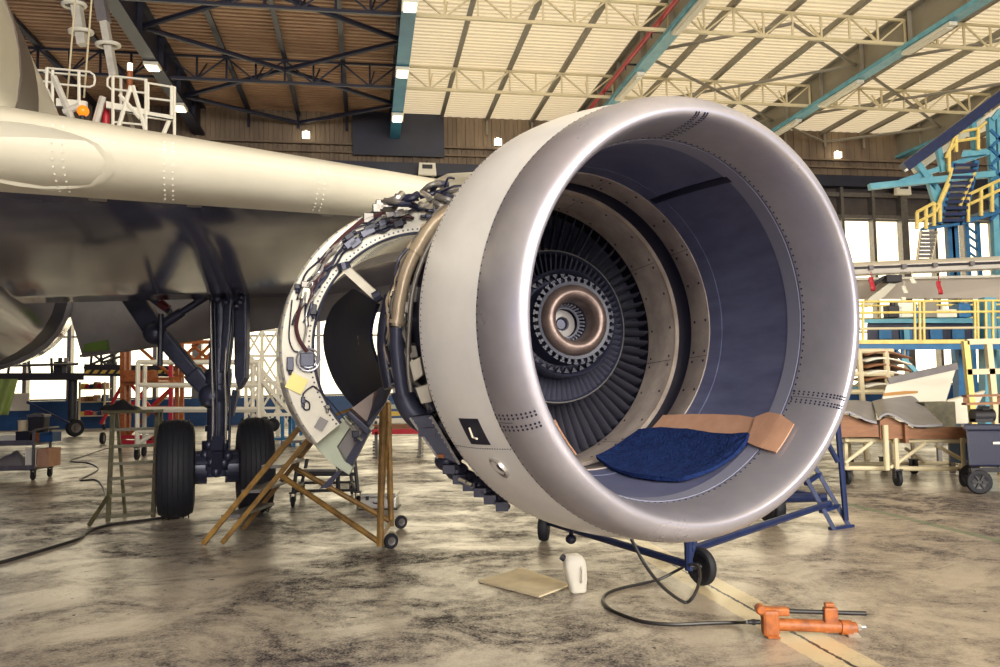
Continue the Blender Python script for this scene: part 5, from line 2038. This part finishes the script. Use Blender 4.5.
# white control surface panels leaning behind
for nm, poly, y, lab in (('rudder_panel', [(878, 412), (888, 381), (957, 366), (943, 412)], 14.6, 'large white tapered panel standing behind the grey curved panels'),
                         ('triangular_panel', [(944, 424), (947, 401), (986, 391), (968, 424)], 13.4, 'white triangular panel beside the dark blue cart')):
    o = thing(nm, lab, 'panel', V((YP(poly[0][0], 412, y).x, y, YP(900, poly[0][1], y).z)))
    MB().prism([YP(px, py, y) for px, py in poly], V((.05, .12, .02))).build('skin', MT['white'], o, smooth=0, bevel=.02)
    b = MB()
    if nm == 'rudder_panel':
        MB().prism([YP(884, 393, y - .02), YP(905, 391, y - .02), YP(918, 391, y - .02), YP(918, 393, y - .02), YP(884, 396, y - .02)], V((0, .01, 0))).build('stain_strip', mat('ochre_strip', (190, 140, 80), .7), o, smooth=0)
        MB().bar(YP(888, 381, y), YP(957, 366, y), .05, .12).build('edge_cap', MT['greyp'], o, smooth=0)
    for x in (poly[0][0] + 6, poly[-1][0] - 6):
        p = YP(x, poly[0][1], y + .08)
        MB().bar(V((p.x, p.y, 0)), p, .07).build('prop', MT['steelg'], o, smooth=0)
MBs = MB().box(YP(934, 417, 13.2), (.5, .4, .5)).build('wooden_crate', MT['olive'], smooth=0, bevel=.01)
tag(MBs, 'brownish crate between the two white panels', 'crate')
# rack with curved brown boards
rk = thing('panel_rack', 'white steel rack holding curved boards behind the intake edge', 'rack', V((YP(862, 440, 16).x, 16, 0)))
for px, dy in ((848, 0), (866, 0), (893, 0), (848, 1.4), (866, 1.4), (893, 1.4)):
    p = YP(px, 440, 16 + dy)
    tb(rk, 'post', V((p.x, p.y, 0)), V((p.x - .06, p.y, YP(px, 349, 16).z)), .06, MT['truss'], 8)
for k, py in enumerate((351, 374, 392)):
    for dy in (0, 1.4):
        tb(rk, 'rail', YP(848, py, 16 + dy), YP(893, py, 16 + dy), .05, MT['truss'], 8)
for k in range(6):
    py = 358 + k * 6.2
    b = MB()
    c = YP(872, py, 16.7)
    b.grid(lambda u, v: c + V(((u - .5) * .9, (v - .5) * 1.5, .1 * math.sin(PI * u + .4) + .03 * math.sin(v * 5))), 10, 6)
    tag(b.build('curved_board', MT['wood'] if k % 2 == 0 else MT['white'], smooth=50, solid=.03), ('brown' if k % 2 == 0 else 'white') + ' curved board stored flat in the white rack', 'board', ('brown' if k % 2 == 0 else 'white') + ' boards in the panel rack')
# dark blue wheeled cart with pallet on top
cb = F(979, 494)
cY = cb.y
bc_ = thing('wheeled_bin', 'dark navy wheeled tool bin at the right edge', 'bin', V((YP(990, 480, cY).x, cY, 0)))


def bp_(px, py, dy=0.0):
    return YP(px, py, cY + dy)


NV = mat('navy_plastic', (30, 34, 58), .4)
MB().hexa([bp_(969, 467), bp_(1040, 467), bp_(1040, 466, .7), bp_(969, 466, .7), bp_(966, 430), bp_(1044, 430), bp_(1044, 430, .7), bp_(966, 430, .7)]).build('tub', NV, bc_, smooth=0, bevel=.03)
MB().hexa([bp_(963, 430, -.03), bp_(1046, 430, -.03), bp_(1046, 430, .75), bp_(963, 430, .75), bp_(964, 424), bp_(1046, 424), bp_(1046, 424, .75), bp_(964, 424, .75)]).build('lid', NV, bc_, smooth=0, bevel=.02)
MB().box(bp_(996, 443, -.01), (.09, .02, .03)).build('placard', MT['white'], bc_, smooth=0)
for px, dy in ((979, -.02), (1036, -.02), (972, .7)):
    w_ = wheel(bc_, V((bp_(px, 480, dy).x, cY + dy, .165)), V((.25, 1, 0)), .165, .07, MT['tyre'], MT['rubber'])
    b = MB()
    c = V((bp_(px, 480, dy).x, cY + dy, .165))
    fr = Fr(c, V((.25, 1, 0)))
    for k in range(6):
        b.bar(fr.P(-.037, .03, k * PI / 3), fr.P(-.037, .1, k * PI / 3), .02)
    b.build('spoke', MT['dark'], w_, smooth=0)
br(bc_, 'axle_frame', bp_(970, 470), bp_(1040, 470), .06, MT['rubber'])
pl = thing('pallet', 'small wooden pallet lying on the machine above the navy bin', 'pallet', bp_(990, 408, .3))
for y in (396, 404):
    for dy in (-.05, .25, .55):
        MB().bar(bp_(964, y, dy), bp_(1040, y - 2, dy), .12, .03).build('slat', MT['wood'], pl, smooth=0)
for x in (966, 1000, 1034):
    MB().bar(bp_(x, 400, -.08), bp_(x, 399, .6), .07, .07).build('block', MT['wood'], pl, smooth=0)
mm = bp_(981, 416, .3)
mo = thing('motor_unit', 'dark motor standing on the navy bin below the pallet', 'motor', V((mm.x, mm.y, bp_(981, 424, .3).z)))
MB().tube(mm + V((-.12, 0, .01)), mm + V((.16, 0, .01)), .09, 16).build('casing', MT['dark'], mo)
MB().box(mm + V((0, 0, -.06)), (.24, .16, .05)).box(mm + V((.05, 0, .1)), (.1, .1, .07)).build('mount', MT['rubber'], mo, smooth=0)
MB().bar(bp_(1010, 424, .3), bp_(1010, 405, .3), .2).build('stand_off', MT['dark'], mo, smooth=0)
tag(MB().box(YP(961, 449, 12.4), (.2, .3, .42)).box(YP(961, 449, 12.4) + ZU * .21, (.23, .33, .03)).build('blue_drum', MT['dado'], smooth=0, bevel=.03), 'small blue bin behind the cradle trolley, beside the navy bin', 'bin')

# yellow railed blue dock
dY2 = 18.0


def ep(px, py, dy=0.0):
    return YP(px, py, dY2 + dy)


dock = thing('dock_platform', 'blue access dock with yellow guard rails below the far wing', 'platform', V((ep(920, 440).x, dY2, 0)))
MB().hexa([ep(838, 350), ep(1060, 349), ep(1060, 349, 3), ep(838, 350, 3), ep(838, 344), ep(1060, 343), ep(1060, 343, 3), ep(838, 344, 3)]).build('deck', MT['dockblue'], dock, smooth=0)
MB().hexa([ep(838, 344, -.03), ep(1060, 343, -.03), ep(1060, 343, .03), ep(838, 344, .03), ep(838, 340, -.03), ep(1060, 339, -.03), ep(1060, 339, .03), ep(838, 340, .03)]).build('toe_board', MT['yellow'], dock, smooth=0)
for dy, xs in ((0, (845, 858, 863, 915, 920, 924, 975, 978, 986, 993, 1020)), (2.9, (850, 880, 905, 935, 960, 985, 1010))):
    for x in xs:
        br(dock, 'post', ep(x, 342, dy), ep(x - (.5 if x > 900 else 0), 301 if dy == 0 else 305, dy), .045, MT['yellow'])
    for y in ((301, 312, 328) if dy == 0 else (305, 318)):
        tb(dock, 'guard_rail', ep(838, y + 1, dy), ep(1060, y - 1, dy), .028, MT['yellow'] if y != 328 else MT['truss'])
br(dock, 'column', V((ep(894, 440).x, dY2 + .3, 0)), ep(894, 348, .3), .14, MT['dockblue'])
br(dock, 'brace', ep(894, 350, .2), ep(872, 372, .2), .09, MT['lblue'])
br(dock, 'brace', ep(894, 350, .2), ep(918, 374, .2), .09, MT['lblue'])
br(dock, 'brace', ep(872, 372, .2), ep(851, 392, .2), .09, MT['lblue'])
for x in (846, 960, 1010):
    br(dock, 'column', V((ep(x, 440, 1.5).x, dY2 + 1.5, 0)), ep(x, 348, 1.5), .14, MT['dockblue'])
b = MB()
for k in range(9):
    b.box(ep(866 + 5.2 * k, 353, .1), (.05, .05, .22))
b.build('bracket', MT['dockblue'], dock, smooth=0)
# blue equipment and tall column behind the rails
eq = thing('equipment_cabinet', 'dark blue machinery cabinet standing behind the yellow rails', 'cabinet', ep(915, 343, 1.2))
MB().hexa([ep(867, 343, 1.2), ep(972, 343, 1.2), ep(972, 342, 2.2), ep(867, 342, 2.2), ep(867, 323, 1.2), ep(972, 323, 1.2), ep(972, 323, 2.2), ep(867, 323, 2.2)]).build('cabinet_body', NV, eq, smooth=0, bevel=.03)
MB().hexa([ep(864, 323, 1.1), ep(975, 323, 1.1), ep(975, 322, 2.3), ep(864, 322, 2.3), ep(864, 319, 1.1), ep(975, 318, 1.1), ep(975, 318, 2.3), ep(864, 319, 2.3)]).build('worktop', MT['lblue'], eq, smooth=0)
for x in (885, 906, 936, 958):
    MB().box(ep(x, 334, 1.17), (.3, .05, .25)).build('drawer', MT['dockblue'], eq, smooth=0, bevel=.01)
br(eq, 'riser', ep(906, 343, 1.1), ep(905, 327, 1.1), .13, MT['lblue'])
bc2 = thing('blue_column', 'thick pale blue steel column behind the yellow rails at right', 'column', V((ep(988, 440, 1.4).x, dY2 + 1.4, 0)))
MB().bar(V((ep(988, 440, 1.4).x, dY2 + 1.4, 0)), ep(987, 298, 1.4), .28).build('shaft', MT['lblue'], bc2, smooth=0)
MB().box(V((ep(988, 440, 1.4).x, dY2 + 1.4, .03)), (.5, .5, .06)).build('base_plate', MT['dockblue'], bc2, smooth=0)
# things on the worktop and blue machinery beyond
for k, (px, w_, h_, c_) in enumerate(((893, .35, .3, 'dark'), (904, .4, .42, 'white'), (915, .25, .25, 'dockblue'), (928, .3, .4, 'girder'), (944, .5, .2, 'white'), (962, .3, .35, 'dockblue'))):
    z = ep(px, 318, 1.7).z
    p = ep(px, 318, 1.7)
    tag(MB().box(V((p.x, p.y, z + h_ / 2)), (w_, .3, h_)).tube(V((p.x, p.y, z + h_)), V((p.x, p.y, z + h_ + .1)), .07).build('machine_part', MT[c_], smooth=0, bevel=.02), ['black squat machine part', 'tall white machine part', 'small blue machine part', 'grey boxy machine part', 'flat white machine part', 'upright blue machine part'][k] + ' on the worktop behind the yellow rails', 'part')
# cream steel posts at the right edge
fp = thing('guard_fence', 'yellow and cream guard fence behind the navy bin', 'fence', V((YP(980, 440, 13).x, 13, 0)))
for (x0, y0, x1, y1, m_) in ((965, 341, 972, 402, 'yellow'), (988, 344, 995, 402, 'truss')):
    p = YP(x1, y1, 13)
    q = YP(x0, y0, 13)
    br(fp, 'post', V((p.x + (p.x - q.x) * .6, 13, 0)), q, .09, MT[m_])
for y in (342, 372):
    br(fp, 'rail', YP(966, y, 13), YP(1050, y - 2, 13), .09, MT['truss'])

# wing of another aircraft
oy = 22.0


def vp(px, py, dy=0.0):
    return YP(px, py, oy + dy)


ow = thing('parked_wing', 'grey white wing of a second aircraft beyond the intake', 'wing', vp(930, 300))
GW = mat('wing_grey_white', (236, 230, 220), .4, rgb2=(222, 214, 204), scale=1, amt=.45)


def vring(px, k):
    y0 = 263.5 - (px - 850) * .043
    return [vp(px, y0 + 3, 0), vp(px, y0 + .5, .35), vp(px, y0 - 1, 1.2), vp(px, y0 + 3, 2.6), vp(px, y0 + 12, 2.7), vp(px, y0 + 13, .6), vp(px, y0 + 11, .1), vp(px, y0 + 6, 0)]


MB().loft([vring(x, 0) for x in (820, 860, 920, 1000, 1060)]).build('main_box', GW, ow, smooth=40)
MB().prism([vp(820, 268, -.03), vp(1060, 259, -.03), vp(1060, 261.5, -.03), vp(820, 270.5, -.03)], V((0, .05, 0))).build('slot', MT['dark'], ow, smooth=0)
MB().prism([vp(832, 280, .4), vp(1060, 275, .4), vp(1060, 300, 1.2), vp(925, 298.5, 1.2), vp(840, 300, 1.2)], V((0, .25, .05))).build('flap', mat('flap_grey', (236, 226, 214), .4), ow, smooth=0, bevel=.03)
MB().bar(vp(832, 279.5, .35), vp(1060, 275, .35), .06, .07).build('flap_edge', MT['wing'], ow, smooth=0)
MB().loft([[vp(897, 284, -.1), vp(889, 283, -.1), vp(893, 280, .5)], [vp(884, 297, -.25), vp(872, 296, -.25), vp(876, 290, .5)], [vp(866, 308, -.2), vp(860, 306, -.2), vp(864, 300, .3)]]).build('track_fairing', MT['wing'], ow, smooth=50)
MB().box(vp(892, 279, -.1), (.42, .3, .2)).tube(vp(874, 285, -.1), vp(884, 277, -.1), .05).build('actuator', MT['dark'], ow, smooth=0, bevel=.03)
for x in (871, 904, 935, 972):
    MB().box(vp(x, 268 - (x - 860) * .04, -.05), (.12, .08, .12)).build('hinge', MT['greyp'], ow, smooth=0)
for (px, y0, y1, w_, m_, lab, cat) in ((871, 277, 291, .13, 'red', 'red streamer hanging from the far wing beside the intake', 'streamer'), (938.5, 281, 294.5, .12, 'red', 'red streamer hanging from the middle of the far wing', 'streamer'), (912, 277, 284, .14, 'white', 'white tag hanging from the far wing, higher of two', 'tag'), (904, 286, 294, .12, 'white', 'white tag hanging from the far wing, lower of two', 'tag')):
    a, c = vp(px - w_ / .055, y0, -.3), vp(px + w_ / .055, y1, -.3)
    b = MB()
    b.grid(lambda u, v: V((a.x + w_ * (u + .25 * v), a.y + .03 * math.sin(v * 6), a.z + (c.z - a.z) * v)), 3, 8)
    b.tube(V((a.x + w_ / 2, a.y, a.z)), vp(px, y0 - 5, -.1), .01, 5)
    tag(b.build('streamer' if cat == 'streamer' else 'paper_tag', MT[m_], smooth=40, solid=.012), lab, cat)

# tall blue stair dock near the far wall
sY = 26.0


def sp(px, py, dy=0.0):
    return YP(px, py, sY + dy)


sd = thing('stair_dock', 'tall blue stair dock with yellow rails beyond the far wing', 'stairs', V((sp(950, 440).x, sY, 0)))
L_ = MT['lblue']
br(sd, 'boom', sp(904, 168), sp(1015, 85), .32, MT['blue'])
br(sd, 'boom_edge', sp(905, 171, -.1), sp(1015, 89, -.1), .08, MT['white'])
br(sd, 'boom', sp(914, 171, 1.5), sp(1015, 98, 1.5), .2, MT['white'])
br(sd, 'boom', sp(869, 187), sp(994, 174), .2, L_)
br(sd, 'boom', sp(900, 182, .3), sp(990, 152, .3), .16, L_)
for (x0, y0, x1, y1, w_) in ((972, 117, 975, 150, .17), (937, 143, 943, 172, .17), (914, 160, 940, 195, .2), (928, 176, 937, 205, .2), (940, 196, 932, 214, .14), (992, 120, 1000, 110, .14)):
    br(sd, 'strut', sp(x0, y0, .2), sp(x1, y1, .2), w_, L_)
for x in (990, 998, 1008):
    br(sd, 'tower_post', V((sp(x, 200, .3).x, sY + .3, 0)), sp(x, 118, .3), .2, L_)
for k in range(5):
    y = 130 + 18 * k
    br(sd, 'tower_brace', sp(990, y, .2), sp(1008, y + 18, .2), .1, MT['dockblue'])
    br(sd, 'tower_brace', sp(1008, y, .2), sp(990, y + 18, .2), .1, MT['dockblue'])
MB().hexa([sp(961, 157), sp(988, 154), sp(988, 153, 1.5), sp(961, 156, 1.5), sp(963, 151), sp(988, 149), sp(988, 148, 1.5), sp(963, 150, 1.5)]).build('upper_landing', L_, sd, smooth=0)
MB().hexa([sp(920, 231), sp(962, 225), sp(962, 222, 2), sp(930, 227, 2), sp(920, 228.5), sp(962, 222), sp(962, 219, 2), sp(930, 224, 2)]).build('lower_landing', MT['dockblue'], sd, smooth=0)
MB().hexa([sp(960, 226), sp(1040, 200), sp(1040, 198, 1.5), sp(960, 223, 1.5), sp(960, 221), sp(1040, 196), sp(1040, 194, 1.5), sp(960, 218, 1.5)]).build('walkway', MT['dockblue'], sd, smooth=0)
br(sd, 'stringer', sp(953, 163), sp(939, 224), .16, MT['dockblue'])
br(sd, 'stringer', sp(976, 161, .1), sp(962, 224, .1), .16, MT['dockblue'])
for k in range(10):
    f = (k + .5) / 10
    x0, x1, y = 953 - 14 * f, 976 - 14 * f, 163 + 61 * f
    MB().box((sp(x0, y) + sp(x1, y)) / 2, (sp(x1, y).x - sp(x0, y).x, .3, .1)).build('tread', MT['blue'], sd, smooth=0)
Yl = MT['yellow']
for segs in ([(917, 212), (934, 203), (938, 205), (950, 176), (952, 168)], [(918, 222), (935, 213)], [(946, 158), (956, 133), (980, 128), (986, 122)], [(950, 150), (958, 141), (978, 138)], [(968, 195), (1000, 180)], [(970, 204), (1000, 190)], [(936, 212), (949, 184)], [(960, 206), (975, 172)]):
    MB().path([sp(x, y, -.1) for x, y in segs], .055, 6).build('guard_rail', Yl, sd)
for (x, y0, y1) in ((917, 212, 229), (926, 208, 229), (934, 203, 226), (956, 133, 152), (949, 150, 172), (978, 129, 150), (968, 195, 222), (981, 189, 216), (992, 184, 212), (940, 200, 222)):
    br(sd, 'rail_post', sp(x, y0, -.1), sp(x, y1, -.1), .09, Yl)
for x in (949, 953):
    br(sd, 'column', V((sp(x, 228, .6).x, sY + .6, 0)), sp(x, 226, .6), .22, MT['dockblue'])
for x in (966, 977):
    br(sd, 'column', V((sp(x, 228, 1).x, sY + 1, 0)), sp(x, 222, 1), .12, MT['dockblue'])
for k in range(5):
    y = 226 + 8 * k
    br(sd, 'tower_brace', sp(966, y, 1), sp(977, y + 8, 1), .06, MT['dockblue'])
br(sd, 'stringer', sp(921, 231, -.1), sp(917, 262, -.1), .07, MT['truss'])
br(sd, 'stringer', sp(937, 231, -.1), sp(930, 262, -.1), .07, MT['truss'])
for k in range(8):
    f = (k + .5) / 8
    br(sd, 'tread', sp(921 - 4 * f, 231 + 31 * f, -.1), sp(937 - 7 * f, 231 + 31 * f, -.1), .09, MT['steelg'])
for o_ in list(COL.objects):
    if o_.name.split('.')[0] in ('rivet', 'bolt') and len(o_.data.polygons) > 600:
        o_['kind'] = 'stuff'
# ------------------------------------------------------------------ light
wd = bpy.data.worlds.new('world')
SC.world = wd
wd.use_nodes = True
bg = wd.node_tree.nodes['Background']
bg.inputs[0].default_value = lin((130, 145, 225))
bg.inputs[1].default_value = .5


def area(name, loc, aim, size, power, col):
    l = bpy.data.lights.new(name, 'AREA')
    l.shape = 'RECTANGLE'
    l.size, l.size_y = size
    l.energy = power
    l.color = col
    o = bpy.data.objects.new(name, l)
    COL.objects.link(o)
    o.location = loc
    o.rotation_euler = (V(aim) - V(loc)).to_track_quat('-Z', 'Y').to_euler()
    return o


# daylight through the open hangar front behind the viewer
area('hangar_front_daylight', R(-1, 58, 9), R(-3, 33, 2), (26, 11), 12000, (1, .93, .79))
# sun on the translucent roof sheets
sl = bpy.data.lights.new('sun', 'SUN')
sl.energy = 4.2
sl.angle = .05
sl.color = (1, .93, .78)
so = bpy.data.objects.new('sun', sl)
COL.objects.link(so)
so.location = (0, 0, 40)
so.rotation_euler = (V((.1, .25, -1))).to_track_quat('-Z', 'Y').to_euler()
SC.view_settings.view_transform = 'Standard'
SC.view_settings.look = 'None'
SC.view_settings.exposure = .35
SC.view_settings.gamma = 1
SC.cycles.max_bounces = 8
SC.cycles.use_denoising = True
